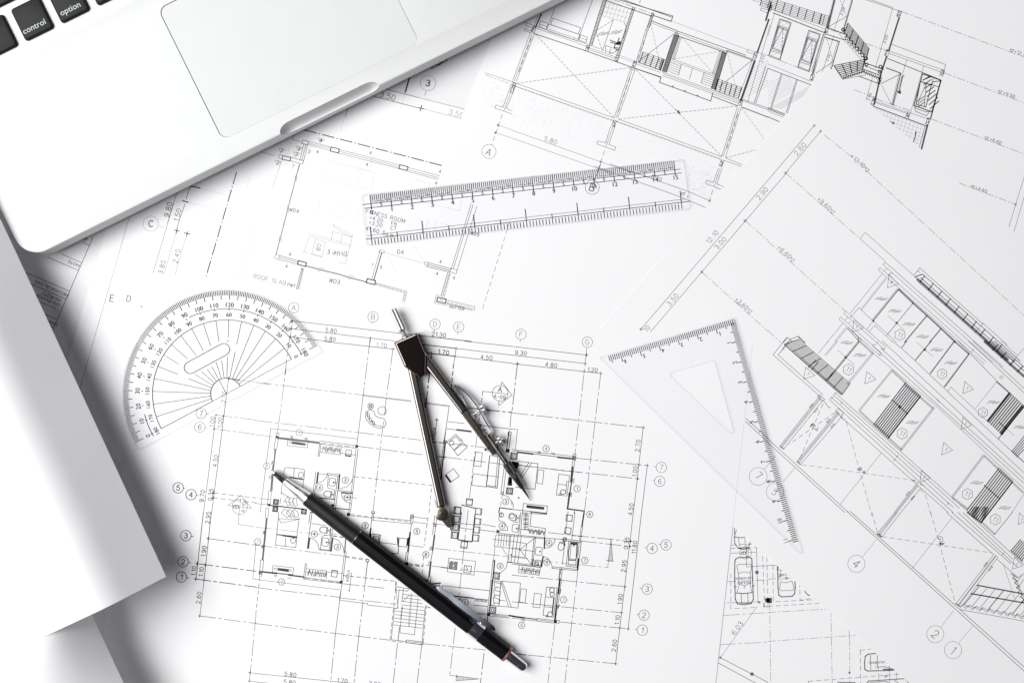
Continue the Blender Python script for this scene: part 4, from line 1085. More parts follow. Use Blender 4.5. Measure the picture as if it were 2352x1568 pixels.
l('250,1465 355,1480', 4, 'd'); speaker(183, 1472, 46, 'd', 6); speaker(177, 1538, 46, 'd', 6); speaker(440, 1560, 46, 'd', 6); l('125,1502 440,1538', 11, 'd'); l('215,1510 240,1513;395,1532 420,1535', 7, 'f')
l('905,1240 1615,1320 1590,1568', 5, 'd', 'da')
ci(1053, 593, 26, 5, 'd', 16); ci(1053, 593, 13, 4, 'd', 12); l('1035,575 1072,612;1035,612 1072,575', 4, 'd'); ci(1158, 635, 38, 4.5, 'd'); l('1195,640 1192,660', 5, 'd')
cl('1008,650 1050,622 1080,640 1095,680 1130,700 1175,708 1195,745 1182,785 1140,795 1090,785 1040,750 1006,700', 5, 'd'); l('1018,645 1022,690 1055,740 1105,770 1160,778', 4.5, 'd')
for x, y in ((1032, 672), (1052, 718), (1080, 748)):
    cl(f'{x - 12},{y - 22} {x + 6},{y - 12} {x + 12},{y + 18} {x - 6},{y + 12}', 5, 'd')
# right house, upper left
l('1775,590 1745,800 1725,920', 5, 'd'); l('1760,735 1915,752', 5, 'd'); l('1645,880 1662,708', 6, 'k'); l('1662,708 1648,725;1662,708 1672,728', 6, 'k'); tx(1630, 845, 'slope', 34, V, 'd', 5)
l('1748,798 1840,812', 5, 'd'); l('1845,810 1975,826', 16, 'd'); l('1745,800 1700,1250', 5, 'd'); l('1738,930 1722,1080', 15, 'd'); l('1718,1080 1700,1265', 12, 'k'); l('1725,920 1690,1210', 5, 'k'); node(1735, 920, 26, 'd', fillit=False)
cl('1752,922 1835,852 1897,915 1820,997', 5.5, 'd'); l('1775,920 1838,872 1870,912 1890,900', 5, 'd'); blob(1800, 930, 25, 5, 'k'); cl('1905,932 1940,970 1855,1048 1820,1000', 5.5, 'd'); cl('1815,1166 1866,1237 1788,1292 1738,1226', 5.5, 'd'); l('1742,1226 1786,1286', 18, 'k'); l('1750,1234 1778,1274', 7, 'f')
cl('2020,1012 2080,1022 2065,1148 2000,1140', 5, 'd'); cl('1995,1212 2130,1232 2115,1335 1982,1318', 5, 'd'); l('2147,1050 2115,1330', 7, 'k'); l('2240,1060 2215,1345 2115,1328', 7, 'k'); l('2222,1060 2198,1335;2148,1045 2240,1058;2130,1230 2230,1243;2140,1110 2250,1125;2128,1320 2205,1330', 5, 'd'); l('2035,830 1960,1440', 4.5, 'd', 'dd')
chair(1960, 1472, 55, -90); l('1890,1500 2015,1530', 9, 'k'); l('2045,765 2352,805', 6, 'd'); blob(2050, 775, 22, 7, 'k'); l('2085,805 2115,815;2095,830 2125,840;2100,805 2090,835', 7, 'k'); l('2345,640 2330,830', 5, 'd', 'dd')
l('2325,830 2300,1010', 9, 'k'); l('2345,832 2320,1010', 6, 'k'); cl('2318,828 2345,832 2340,860 2314,856', 5, 'd'); node(2312, 1002, 34, 'k'); l('2280,1150 2250,1390;2300,1150 2272,1395', 5, 'd'); l('2250,1125 2285,1130', 5, 'd'); fill('2320,1240 2352,1244 2352,1325 2310,1320', 'k'); fill('2332,1258 2352,1260 2352,1305 2325,1300', 'f'); speaker(2330, 1372, 58, 'k', 6); cl('2252,1382 2275,1385 2272,1402 2250,1399', 6, 'k'); mark(2295, 1470, 28, '3', 'd', 5, 26); l('2262,1405 2310,1420 2345,1460 2352,1500', 5, 'd'); l('2262,1410 2245,1520', 4.5, 'd', 'da'); l('2240,1525 2352,1540;2238,1525 2230,1568', 9, 'k')
T(2, 2)
l('-5,803 50,808 30,995', 4.5, 'd'); l('0,990 575,1055', 5, 'd'); l('5,1002 60,1008', 5, 'k'); l('52,1015 190,1032', 16, 'd'); l('190,1030 420,1058', 7, 'd'); l('420,1062 562,1076', 16, 'd'); node(572, 1068, 28, 'd', fillit=False); cl('563,1030 588,1032 582,1085 558,1083', 4.5, 'd')
hexa(313, 982, '4', 32, 'd', 5); l('230,1017 268,1008;235,1022 265,1025;358,1020 396,1030;362,1030 392,1036', 5, 'd'); speaker(18, 1052, 60, 'k', 6)
l('50,1098 238,1120 212,1355 30,1335', 5.5, 'd'); l('155,1112 70,1240;180,1116 92,1250', 5.5, 'd'); cl('240,1176 293,1182 280,1308 228,1300', 5, 'd'); fill('0,1100 65,1108 60,1150 30,1190 0,1180', 'k'); fill('20,1110 50,1115 40,1135 18,1130', 'f'); l('0,1120 130,1145', 6, 'k', 'dd'); l('130,1142 540,1195;600,1200 620,1202', 5, 'd', 'dd')
cl('430,1217 528,1230 505,1417 408,1407', 5, 'd'); l('418,1308 500,1318;522,1285 503,1285 495,1395', 5, 'd'); blob(468, 1383, 26, 6, 'k'); ci(440, 1402, 9, 5, 'd', 8)
l('578,1085 515,1535', 5, 'd'); l('560,1085 545,1180', 5, 'd'); l('556,1150 541,1288', 16, 'd'); l('545,1285 528,1400', 7, 'd'); l('527,1390 510,1538', 15, 'd'); l('572,1255 565,1300;560,1260 552,1292;550,1385 545,1425;540,1390 535,1420', 5, 'd'); hexa(597, 1350, '1', 32, 'd', 5); l('508,1535 665,1556', 12, 'k')
l('105,1485 325,1510 318,1580', 5.5, 'd'); l('105,1485 96,1580', 5.5, 'd'); l('140,1512 288,1530', 24, 'd'); cl('135,1505 285,1520 295,1530 285,1540 140,1525', 5, 'k'); l('0,1540 320,1575', 6, 'd'); l('0,1470 12,1500 10,1530', 5, 'd'); pass
l('578,1040 570,1090', 4, 'd'); l('575,1550 570,1580;515,1560 512,1580', 5, 'd')
# centre, lower half
T(1, 3)
l('210,0 190,200 375,222 397,45', 5, 'd'); l('205,58 400,62;210,60 230,97 395,62', 4.5, 'd')
for k in range(3):
    cl(f'{232 + 45 * k},{5 + 2 * k} {262 + 45 * k},{-32 + 2 * k} {302 + 42 * k},{-5 + 2 * k} {322 + 33 * k},{28 + 2 * k} {285 + 38 * k},{45 + 2 * k}', 4.5, 'd')
l('190,205 178,300 365,322 376,225;272,232 268,310;190,205 245,212', 5, 'd'); l('245,212 372,230', 13, 'd'); l('248,213 370,229', 5, 'f'); blob(340, 262, 26)
cl('92,-40 118,-37 108,55 85,52', 4, 'd'); l('100,60 62,435', 13, 'm'); l('92,60 55,435', 4, 'd'); l('72,170 62,198;80,170 72,200;58,300 48,326;66,300 58,328', 5, 'd'); cl('42,435 70,437 60,540 35,538', 5, 'd'); node(42, 552, 28, 'd', fillit=False); cl('32,560 55,562 52,585 30,583', 4.5, 'd')
l('60,545 190,560', 15, 'd'); l('190,560 300,573', 6, 'd'); l('300,575 435,592', 14, 'd'); cl('437,595 785,640 783,652 437,612', 4.5, 'd'); l('450,604 775,645', 4, 'd', 'dl'); node(782, 640, 26, 'd'); cl('155,487 345,508 338,570 148,548', 4.5, 'd'); l('205,523 295,534', 20, 'd'); cl('168,510 190,510 320,525 325,538 300,545 170,525', 4.5, 'd'); l('165,575 195,580;170,588 190,592;290,600 325,605', 5, 'd')
cl('452,470 464,472 450,605 437,600', 4.5, 'd'); l('460,515 650,535 645,608', 4.5, 'd'); hangers(472, 553, 648, 572, 58, 15, 5, 'd'); l('455,547 650,565;650,545 795,560', 4.5, 'd'); rc(720, 562, 52, 58, 6, 'd'); l('695,535 748,540', 6, 'd')
l('828,370 797,635', 5, 'd'); l('812,370 782,628', 4.5, 'd'); l('-5,615 770,710', 4, 'd'); l('792,650 765,800', 4, 'd'); hexa(15, 268, '1', 32, 'd', 4.5); hexa(235, 637, '1', 32, 'd', 5)
l('0,135 170,153 700,215', 3.5, 'm', 'dd'); l('-5,300 820,402', 4.5, 'd', 'dd'); l('820,402 1030,430;822,412 1010,438', 5, 'd', 'da')
l('515,0 470,330;498,0 485,100', 5.5, 'd'); l('492,235 480,330', 14, 'd'); l('500,232 545,255 572,300 580,345', 5, 'd'); mark(535, 198, 29, '4', 'd', 5, 28); toilet(615, 160); sink(636, 272, 58, 75); l('652,275 690,280', 6, 'd'); l('690,205 620,212 605,225 590,345 690,355', 5, 'd'); mark(748, 318, 29, '3', 'd', 5, 28); l('700,232 755,255 795,305 812,360', 5, 'd'); l('705,235 690,355', 13, 'd'); l('702,150 680,355;688,150 672,340', 5, 'd'); l('510,102 640,120;580,335 690,350;700,195 740,200', 5, 'd'); l('705,215 800,228', 8, 'k', 'da'); l('845,40 808,370;828,240 818,370', 5, 'd')
l('805,360 825,362', 8, 'd')
node(850, 18, 30, 'k'); l('500,0 800,20', 9, 'k', 'da'); l('870,18 1430,90', 5, 'd', 'da'); l('870,28 1060,52;1085,45 1430,75;1440,40 1580,58', 4.5, 'd'); l('1070,0 1045,215;1085,0 1075,70', 5.5, 'd'); l('1060,70 1430,105', 4.5, 'd'); cl('1062,-10 1090,-7 1088,12 1060,9', 5, 'd'); l('1055,145 1045,215', 13, 'k'); node(1432, 42, 26, 'd', fillit=False); cl('1425,18 1448,20 1440,105 1415,102', 4.5, 'd'); l('1428,105 1390,360', 5, 'd'); l('1450,90 1580,105', 4.5, 'd')
mark(1003, 120, 29, '5', 'k', 6, 28); mark(1477, 175, 29, '5', 'd', 5, 28); mark(1560, 387, 29, '8', 'd', 5, 28)
l('1070,200 1142,207 1130,295', 8, 'k'); rc(1100, 247, 50, 55, 8, 'k'); rc(1098, 250, 26, 28, 5, 'd'); fill('1040,190 1060,192 1062,260 1036,240', 'k'); ci(1097, 250, 3, 6, 'k', 6); l('1140,275 1300,295', 5, 'k', 'dd'); cl('1316,235 1390,242 1382,318 1308,308', 5.5, 'd'); l('1302,232 1306,305', 14, 'k'); l('1416,185 1396,362', 16, 'd'); l('1400,235 1390,300', 14, 'k'); l('1398,365 1385,480;1380,365 1370,470', 6, 'k'); node(1385, 472, 30, 'k'); l('1390,300 1560,322', 4.5, 'd', 'dd')
l('1580,45 1545,300;1540,400 1525,620', 5, 'd', 'da'); l('1400,468 1530,488;1405,480 1530,497', 7, 'k', 'da'); l('1310,310 1305,378 1235,375', 7, 'k'); l('1268,380 1268,420', 7, 'k'); l('1560,485 1590,489', 4.5, 'd')
l('1665,0 1640,215;1645,0 1622,205', 5, 'd'); node(1645, 115, 24, 'd', fillit=False); l('1640,210 1622,348', 14, 'd'); l('1624,345 1604,458', 6, 'd'); l('1606,455 1590,592', 16, 'd'); l('1608,590 1600,650;1585,590 1580,640', 6, 'k'); fill('1545,618 1578,612 1575,640 1550,640', 'k'); l('1605,310 1595,350;1615,315 1608,345;1590,445 1585,480', 5, 'd')
cl('1770,420 2017,448 2003,575 1758,545', 4.5, 'd'); cl('1780,450 1850,458 1842,525 1773,517', 5, 'd'); cl('1915,487 1980,495 1972,558 1908,550', 6, 'd'); l('1930,490 1945,525;1915,525 1945,527', 5, 'd')
for x, y in ((1797, 470), (1833, 474), (1793, 500), (1829, 508)):
    ci(x, y, 14, 6, 'k', 12); ci(x, y, 6, 5, 'k', 8)
l('1885,0 1855,250 1985,270 2012,20', 10, 'k')
for x, y in ((1838, 62), (1830, 135), (1822, 210)):
    chair(x, y, 55, 180, 'k', 8)
for x, y in ((2045, -8), (2037, 85), (2028, 160), (2020, 235)):
    chair(x, y, 55, 0, 'k', 7)
chair(1912, 298, 58, 90, 'k', 7); chair(1850, -18, 60, 180, 'k', 10); l('1950,-20 1925,180 1910,330', 5, 'd', 'dd'); l('1910,330 1865,760', 4.5, 'd', 'dd')
l('1875,100 2010,115;2080,108 2200,132;1870,140 2000,158;2062,160 2200,178', 5, 'd'); l('1620,100 1800,125;1640,330 2352,410', 4.5, 'm', 'dd'); l('1620,492 1760,508;2020,540 2150,552', 5, 'd'); l('1700,505 2010,545', 4, 'd', 'dd')
# right house, lower
node(2222, 176, 28, 'd'); mark(2260, 125, 28, '4', 'd', 5, 26); l('2232,75 2280,90 2310,140 2312,165 2235,165', 5, 'd'); l('2240,0 2230,70;2255,0 2250,40', 5.5, 'd'); blob(2255, 22, 22, 6, 'k'); ci(2350, 30, 24, 5, 'd'); l('2235,190 2352,205;2210,205 2352,218;2205,205 2190,310', 5, 'd'); lad('2235,190 2222,310 2330,200 2322,310', 4, 4.5, 'd'); l('2175,247 2352,268;2190,312 2352,330', 4.5, 'd'); l('2260,320 2330,440;2195,320 2180,450', 4.5, 'm'); fill('2330,390 2352,380 2352,400', 'd'); mark(2243, 492, 28, '3', 'd', 5, 26); l('2310,460 2295,515 2245,556', 5, 'd'); l('2310,455 2352,460', 9, 'k')
l('2195,440 2135,950', 6, 'd'); l('2177,440 2122,945', 5, 'd'); l('2192,440 2182,560', 12, 'd'); speaker(2207, 582, 62, 'd', 6); l('2172,622 2152,852', 16, 'd'); l('2180,625 2250,635 2230,860 2150,850', 5.5, 'd')
for x, y in ((2210, 670), (2205, 742), (2200, 812)):
    cl(f'{x - 20},{y - 35} {x + 15},{y - 20} {x + 40},{y - 15} {x + 35},{y + 25} {x},{y + 15} {x - 15},{y + 30}', 5.5, 'd')
l('2250,630 2352,640;2250,632 2320,865;2262,632 2345,868;2140,852 2352,870', 5, 'd'); l('2240,805 2290,812', 5, 'd'); speaker(2172, 898, 62, 'd', 6); node(2135, 936, 28, 'k'); cl('2150,930 2325,946 2325,968 2148,950', 5, 'd'); l('2170,940 2310,957', 4.5, 'd'); l('2325,945 2352,950', 14, 'd')
l('1712,672 2145,718', 5.5, 'k'); l('1712,672 1708,690', 6, 'k'); l('1800,765 1995,787', 12, 'k'); l('2000,790 2130,803', 7, 'k')
for k in range(10):
    l(f'{2012 + 12 * k},{795 + k * 1.4:.0f} {2010 + 12 * k},{814 + k * 1.4:.0f}', 6, 'k')
l('1615,655 1695,648', 13, 'k'); l('1618,665 1616,680 1690,665 1690,680', 6, 'k'); hexa(1920, 825, '2', 34, 'k', 6); l('2000,850 2125,862', 6, 'd'); l('1880,785 1860,795;1890,795 1840,810', 7, 'k'); l('2030,925 2108,933', 8, 'k'); l('2130,950 2125,1005', 9, 'k'); l('1575,870 1600,875', 7, 'd')
# lines below
l('35,590 -5,960', 5, 'd', 'da'); l('790,650 730,1105', 4.5, 'd'); l('730,1105 685,1568', 5, 'd', 'dd'); l('1025,450 1010,580', 6, 'k', 'dd'); l('1010,580 945,1130', 5, 'd', 'dd'); l('945,1130 900,1568', 5, 'd', 'dd'); cl('1012,430 1036,433 1033,455 1009,452', 6, 'k'); l('1300,1200 1260,1568;1525,1200 1480,1568', 5, 'd', 'dd'); l('1830,1060 1780,1495', 4.5, 'd', 'dd'); l('2095,1290 2062,1568', 6, 'd', 'dd'); l('1780,1495 1845,1502', 4.5, 'd')
l('0,690 765,778;800,655 1200,697', 5, 'd', 'dd'); l('800,578 1285,632', 6, 'd', 'da'); l('1285,632 1282,690', 6, 'd', 'da'); l('0,1020 1230,1172', 5, 'd', 'dd'); l('1540,1205 2110,1262', 5, 'd', 'dd')
tx(850, 582, 'slope', 32, 97, 'm', 4); l('877,555 858,725 848,710', 4.5, 'd')
l('770,805 980,832 1025,835 1025,850 1300,880', 4.5, 'd'); l('775,785 1290,842', 4.5, 'd', 'dd'); l('1285,690 1305,880', 4, 'm')
l('1290,640 1230,1178 1535,1213 1565,850', 5, 'd', 'da'); l('1315,712 1300,880 1272,880 1242,1168', 4.5, 'd'); l('1555,860 1525,1195', 5, 'd'); lad('1278,905 1545,938 1262,1032 1528,1062', 4, 4.5, 'd'); lad('1345,750 1500,770 1330,880 1555,902', 4, 4.5, 'd'); l('1342,862 1322,1105 1455,1122 1490,790', 4.5, 'd'); cl('1382,1170 1536,1190 1532,1215 1380,1195', 5.5, 'd'); l('1395,1185 1520,1200', 4.5, 'd'); l('1425,740 1400,1050;1433,740 1408,1050', 3, 'm'); cl('1285,682 1400,700 1395,722 1280,710', 5, 'd'); l('1345,870 1330,970;1318,1050 1305,1175', 6, 'd'); l('1355,700 1340,820;1410,755 1350,815', 4.5, 'd'); l('1245,1168 1380,1185', 5, 'd')
l('-5,1478 900,1570;-5,1555 120,1568', 4.5, 'd'); tx(315, 1487, '5.80', 38, t='m', w=5); tx(792, 1545, '1.70', 38, t='m', w=5); tx(308, 1558, '5.80', 38, t='m', w=5); tx(1090, 1572, '3.00', 38, t='m', w=5)
cl('1840,1500 2050,1528 1838,1545', 4, 'd'); lad('1840,1500 1838,1545 2020,1524 2020,1532', 16, 3.5, 'd'); l('1845,1490 1843,1510', 5, 'd')
T(2, 3)
l('95,0 78,200;80,0 62,200', 5.5, 'd'); sink(30, 145, 56, 72); l('45,147 65,150', 6, 'k'); toilet(0, 45); l('0,85 60,92', 5, 'd'); rr = random.Random(3)
for k in range(13):
    y = 5 + 12 * k
    l(f'{105 + rr.uniform(-3, 3):.0f},{y + rr.uniform(-5, 5):.0f} {152 + rr.uniform(-3, 3):.0f},{y + rr.uniform(-5, 5):.0f}', 5.5, 'd')
l('130,0 118,158', 5, 'd'); l('178,0 165,127 306,147 300,235', 5.5, 'd'); hangers(150, 170, 300, 188, 50, 14, 5.5, 'd'); l('78,155 300,183', 5, 'd'); l('165,-5 320,12;160,8 318,18', 6, 'd'); chair(525, 52, 55, 180, 'd', 7); chair(513, 168, 55, 180, 'd', 7); l('515,0 485,235', 5, 'd', 'dd'); l('578,0 548,252', 5, 'd'); l('662,0 642,130', 13, 'k'); l('650,130 628,275;636,130 620,260', 5, 'd'); hexa(715, 18, '6', 32, 'd', 5); hexa(668, 440, '7', 32, 'd', 5); l('545,212 660,222', 6, 'd', 'da')
lad('-10,205 -40,455 85,215 52,468', 3, 5, 'd'); l('210,235 70,340 180,478;135,290 120,405;0,265 130,285;65,340 200,357;0,400 120,415;0,325 70,333', 5, 'd'); l('0,335 70,342', 4, 'l'); l('218,222 190,490;204,220 178,485', 5.5, 'd'); sink(246, 356, 60, 72); mark(340, 280, 28, '4', 'd', 5, 26); l('298,330 350,320 385,285 396,245', 5, 'd'); mark(320, 458, 28, '4', 'd', 5, 26); l('286,403 335,425 362,475 370,510', 5, 'd'); l('301,235 296,330', 13, 'k'); l('286,403 270,498', 13, 'k'); l('0,202 300,232;0,214 298,242', 5.5, 'd'); l('300,235 480,248;395,240 392,255', 5, 'd'); toilet(450, 318, 285); l('483,260 478,320', 9, 'k'); l('490,245 630,262;490,258 625,276', 5, 'd'); node(485, 246, 28, 'd', fillit=False)
cl('520,268 618,280 595,505 497,492', 5, 'd'); cl('535,285 602,292 598,380 585,442 520,437 518,360', 8, 'k'); cl('545,292 592,297 588,430 530,428', 5, 'd'); l('540,282 600,288', 13, 'k'); l('518,440 515,480 580,490 590,450', 5, 'd'); ci(567, 303, 6, 6, 'k', 8); l('637,265 606,530', 6, 'd'); l('612,425 602,525', 13, 'k'); l('370,498 600,522;365,512 605,536', 5.5, 'd'); l('0,460 270,492;0,472 265,502', 5.5, 'd'); cl('66,482 260,505 250,576 60,552', 5, 'd'); hangers(82, 523, 255, 545, 50, 14, 5.5, 'd'); l('65,520 255,545', 5, 'd'); cl('190,435 268,450 262,490 185,480', 5, 'd'); scribble(225, 468, 24, 10, 6, 'k', 4); l('0,408 600,482', 4, 'm', 'dd'); l('620,480 880,505', 4, 'm', 'dd'); l('885,445 880,505', 4, 'd'); l('480,330 455,520', 5, 'd', 'dd')
cl('910,245 885,445 925,448', 4, 'd'); lad('910,260 911,260 885,445 925,448', 18, 4, 'd'); l('910,238 910,262', 5, 'd'); l('865,440 930,448', 5, 'd')
l('440,520 428,615;462,522 450,620', 5, 'd'); l('452,525 440,610', 4, 'd', 'dl')
l('0,638 78,648 55,878 -5,870', 5, 'd'); cl('83,700 133,706 120,830 68,822', 5, 'd'); cl('205,742 270,748 255,875 192,868', 5, 'd'); l('205,842 230,846', 5, 'd'); cl('318,685 415,693 380,962 285,945', 5.5, 'd'); l('312,775 385,785;298,865 375,873', 5, 'd'); blob(368, 712, 24, 6, 'k'); blob(370, 752, 22, 6, 'k'); blob(348, 935, 26, 6, 'k'); ci(320, 952, 9, 5, 'd', 8); l('386,780 368,930', 11, 'k'); l('440,615 424,745', 16, 'k'); l('422,740 408,850', 8, 'd'); l('408,850 392,1000', 13, 'k'); l('455,625 400,990', 4.5, 'd'); l('448,705 440,750;434,710 428,745;430,850 424,880;440,850 415,880', 6, 'd'); hexa(473, 800, '1', 32, 'd', 5); hexa(88, 1035, '5', 32, 'd', 5)
l('0,952 112,968', 15, 'k'); l('112,966 232,982', 9, 'k'); cl('232,972 388,992 384,1015 230,998', 5, 'd'); l('0,970 230,996', 4.5, 'd'); l('245,985 375,1003', 4.5, 'd'); node(398, 1002, 28, 'k'); cl('408,988 435,991 431,1018 404,1014', 5, 'd'); l('85,980 120,986;90,992 118,996', 5, 'd')
l('550,250 605,262', 4, 'd')
ink.build(s_plan, ZB)


# ------------------------------------------------------------------ clear plastic tools
def clear_tool(name, outline, z0, z1, label, cat, bevel, holes=()):
    """outline / holes in drawing units"""
    pl = [P(x, y, z1) for x, y in outline]
    hl = [[P(x, y, z1) for x, y in h] for h in holes]
    bm = prism(pl, z0, z1, bevel, 2, hl)
    bmesh.ops.recalc_face_normals(bm, faces=bm.faces[:])
    bm.normal_update()
    for f in bm.faces:
        f.material_index = 0 if abs(f.normal.z) > 0.985 else 1
    o = bm_obj(name, bm, None, mats=[M['clear'], M['clear_rim']])
    o['label'] = label
    o['category'] = cat
    return o


def V2(p):
    return Vector((p[0], p[1]))


# ---- ruler
Z1 = 0.0020
R0, R1, R2, R3 = V2((828, 447)), V2((1571, 366)), V2((1587, 480)), V2((840, 565))
ruler = clear_tool('ruler', [tuple(p) for p in rounded([R0, R1, R2, R3], [9, 4, 9, 9], 6)], 0.00045, Z1,
                   'clear plastic fifteen centimetre ruler with black markings', 'ruler', 0.0004)
ink = sheet_ink(-6.4)
FX, FY, FK = 0.0, 0.0, 1.0
a, b = V2((849.2, 446.5)), V2((1547, 368.5))
dn = V2((0.111, 0.994))
up_ = (b - a) / 150.0


def seg_(p, r, w, t='k'):
    I.line([tuple(p), tuple(r)], w, t)


for k in range(151):
    p = a + up_ * k + dn * 1.5
    L = 33 if k % 10 == 0 else (20.5 if k % 5 == 0 else 11.5)
    seg_(p, p + dn * L, 1.25 if k % 10 else 1.5)
    if k % 10 in (1, 2, 3, 4, 6, 7, 8, 9) and k < 150:
        t = p + dn * 15.6
        I.font(t.x, t.y, str(k % 10), 6.0, -6.4, 'k')
    if k % 10 == 5:
        t = p + dn * 25.5
        I.font(t.x, t.y, '5', 7.6, -6.4, 'k')
    if k % 10 == 0:
        t = p + dn * (36 if k else 38)
        I.font(t.x, t.y + 2.5, str(k // 10), 10.2, -6.4, 'k')
for off, w, x0, x1 in ((21.5, 1.1, -19, 12), (30.5, 1.2, -16, 14)):
    seg_(a + up_ * (x0 / 4.65) + dn * off, b + up_ * (x1 / 4.65) + dn * off, w)
a2, b2 = V2((854.5, 563.5)), V2((1566.5, 481.0))
u2 = (b2 - a2) / 96.0
for k in range(97):
    p = a2 + u2 * k - dn * 1.5
    L = 41 if k % 16 == 0 else (23 if k % 8 == 0 else 11.5)
    if k % 16 == 0:
        seg_(p, p - dn * 28, 1.3); seg_(p - dn * 17, p - dn * L, 1.5)
    else:
        seg_(p, p - dn * L, 1.3)
seg_(V2((841, 549)), V2((1583, 462.5)), 1.3)
seg_(V2((844, 541)), V2((1575, 457)), 0.8, 'm')
I.font(1568, 446, '2T', 7.5, 10, 'd')
I.font(1579, 452, '3', 5.5, 0, 'm')
ink.build(ruler, 0.00052, 'graduation_marks', 'scale_numbers')

# ---- protractor
Z2 = 0.0019
C = V2((519.5, 904.0))
U, N = V2((0.882, -0.471)), V2((-0.471, -0.882))
RO = 240.0
out = [C + U * (RO * math.cos(math.radians(t))) + N * (RO * math.sin(math.radians(t))) for t in range(0, 181, 3)]
out += [C - U * 240 - N * 17, C - U * 236.5 - N * 20, C + U * 237 - N * 20, C + U * 240 - N * 17]
s0, s1 = V2((436.2, 844.0)), V2((513.2, 802.2))
sr = 13.2
sd = (s1 - s0).normalized()
sn = V2((-sd.y, sd.x))
slot = [s0 - sd * (sr * math.cos(math.radians(t))) + sn * (sr * math.sin(math.radians(t))) for t in range(-90, 91, 15)]
slot += [s1 + sd * (sr * math.cos(math.radians(t))) + sn * (sr * math.sin(math.radians(t))) for t in range(90, -91, -15)]
prot = clear_tool('protractor', [tuple(p) for p in out], 0.0006, Z2, 'clear plastic half-round protractor with a rounded slot and degree scale', 'protractor', 0.0004,
                  [[tuple(p) for p in slot]])
ink = sheet_ink(0)


def pol(deg, r):
    return C - U * (r * math.cos(math.radians(deg))) + N * (r * math.sin(math.radians(deg)))


def slot_dist(p):
    t = max(-14.0, min((s1 - s0).length + 14.0, (p - s0).dot(sd)))
    return (p - (s0 + sd * t)).length


for d in range(181):
    L = 20 if d % 5 == 0 else 10.5
    seg_(pol(d, 236.5), pol(d, 236.5 - L), 1.35 if d < 110 else 1.2, 'k')
    if d % 10 == 0:
        for r, txt, sz in ((203.5, str(d), 10.4), (181, str(180 - d), 9.4)):
            p = pol(d, r)
            rv = (p - C).normalized()
            I.font(p.x, p.y, txt, sz, math.degrees(math.atan2(rv.x, -rv.y)), 'k')
        seg_(pol(d, 196), pol(d, 191), 1.1, 'd')
        if d not in (0, 180):
            pr, on = None, []
            r = 169.5
            while r >= 36:
                p = pol(d, r)
                ok = slot_dist(p) > 17.5
                if ok and pr is not None:
                    seg_(pr, p, 1.0 if d < 60 else 0.8, 'k' if d < 60 else 'd')
                pr = p if ok else None
                r -= 4.45
for r, d0, d1, t in ((193.5, -2, 14, 'k'), (195, 92, 181, 'd'), (169.5, 0, 180, 'd'), (36, 0, 180, 'd')):
    n = max(4, int((d1 - d0) / 3))
    I.line([tuple(pol(d0 + (d1 - d0) * k / n, r)) for k in range(n + 1)], 1.3, t)
seg_(pol(0, 169.5), pol(0, 36), 1.1, 'k'); seg_(pol(180, 36), pol(180, 169.5), 0.9, 'm'); seg_(pol(0, 36), pol(180, 36), 0.9, 'm')
seg_(pol(90, 0), pol(90, 36), 0.8, 'd')
I.line([tuple(s0 - sd * (13.6 * math.cos(math.radians(t))) + sn * (13.6 * math.sin(math.radians(t)))) for t in range(-90, 91, 15)] +
       [tuple(s1 + sd * (13.6 * math.cos(math.radians(t))) + sn * (13.6 * math.sin(math.radians(t)))) for t in range(90, -91, -15)] + [tuple(s0 - sn * 13.6)], 1.0, 'k')
I.font(523, 783, '®', 5, 0, 'l')
ink.build(prot, 0.00068, 'degree_marks', 'scale_numbers')

# ---- set square
Z3 = 0.0020
Q0, Q1, Q2 = V2((1689.5, 728)), V2((1375, 820.5)), V2((1847, 1280))
hole = rounded([V2((1641, 826)), V2((1533, 857.5)), V2((1690, 1008))], [6, 6, 6], 6)
sq = clear_tool('set_square', [tuple(p) for p in rounded([Q0, Q1, Q2], [4, 3, 4], 5)], 0.0006, Z3,
                'clear plastic triangular set square with a triangular cut-out', 'set square', 0.00028, [[tuple(p) for p in hole]])
ink = sheet_ink(0)
e1 = (Q1 - Q0).normalized()
e2 = (Q2 - Q0).normalized()
for e, inn, cm, n, st, ang in ((e1, V2((0.283, 0.959)), 45.4, 66, 5.5, math.degrees(math.atan2(.283, -.959))),
                               (e2, V2((-0.960, 0.277)), 47.3, 111, 7.5, math.degrees(math.atan2(-.96, -.277)))):
    for k in range(0, n + 1):
        if k == 0:
            continue
        p = Q0 + e * (st + cm * k / 10) + inn * 3.2
        L = 21 if k % 10 == 0 else (17 if k % 5 == 0 else 12)
        light = 'd' if e is e1 else 'k'
        seg_(p, p + inn * L, 1.7 if e is e2 else 1.35, 'k')
        if k % 10 == 0:
            t = p + inn * (22.5 if e is e1 else 27) + (e * -5.5 if e is e1 else e * -2.5)
            I.font(t.x, t.y, str(k // 10), 9.6, ang, 'o' if k == 110 else 'k')
seg_(Q0 + e1 * 6 + e2 * 4, Q0 + e1 * 4 + e2 * 9, 1.6)
ink.build(sq, 0.00068, 'graduation_marks', 'scale_numbers')


# ------------------------------------------------------------------ compass
comp = empty('drawing_compass', (0, 0, 0), 'worn nickel drawing compass lying open, needle and pen leg spread', 'compass')
comp.location = P(940, 820, 0.0006)
BASE = comp.location.copy()


def part(name, bm, mat, parent=comp, smooth=35):
    o = bm_obj(name, bm, M[mat], None, smooth)
    o.parent = parent
    root = parent
    while root.parent is not None:
        root = root.parent
    o.matrix_parent_inverse = Matrix.Translation(root.location).inverted() if parent.parent is None else Matrix.Identity(4)
    if parent.parent is not None:
        o.matrix_parent_inverse = (Matrix.Translation(root.location) @ parent.matrix_parent_inverse.inverted().inverted()).inverted() if False else Matrix.Identity(4)
    return o


def dim(u):
    return u * S * 0.99


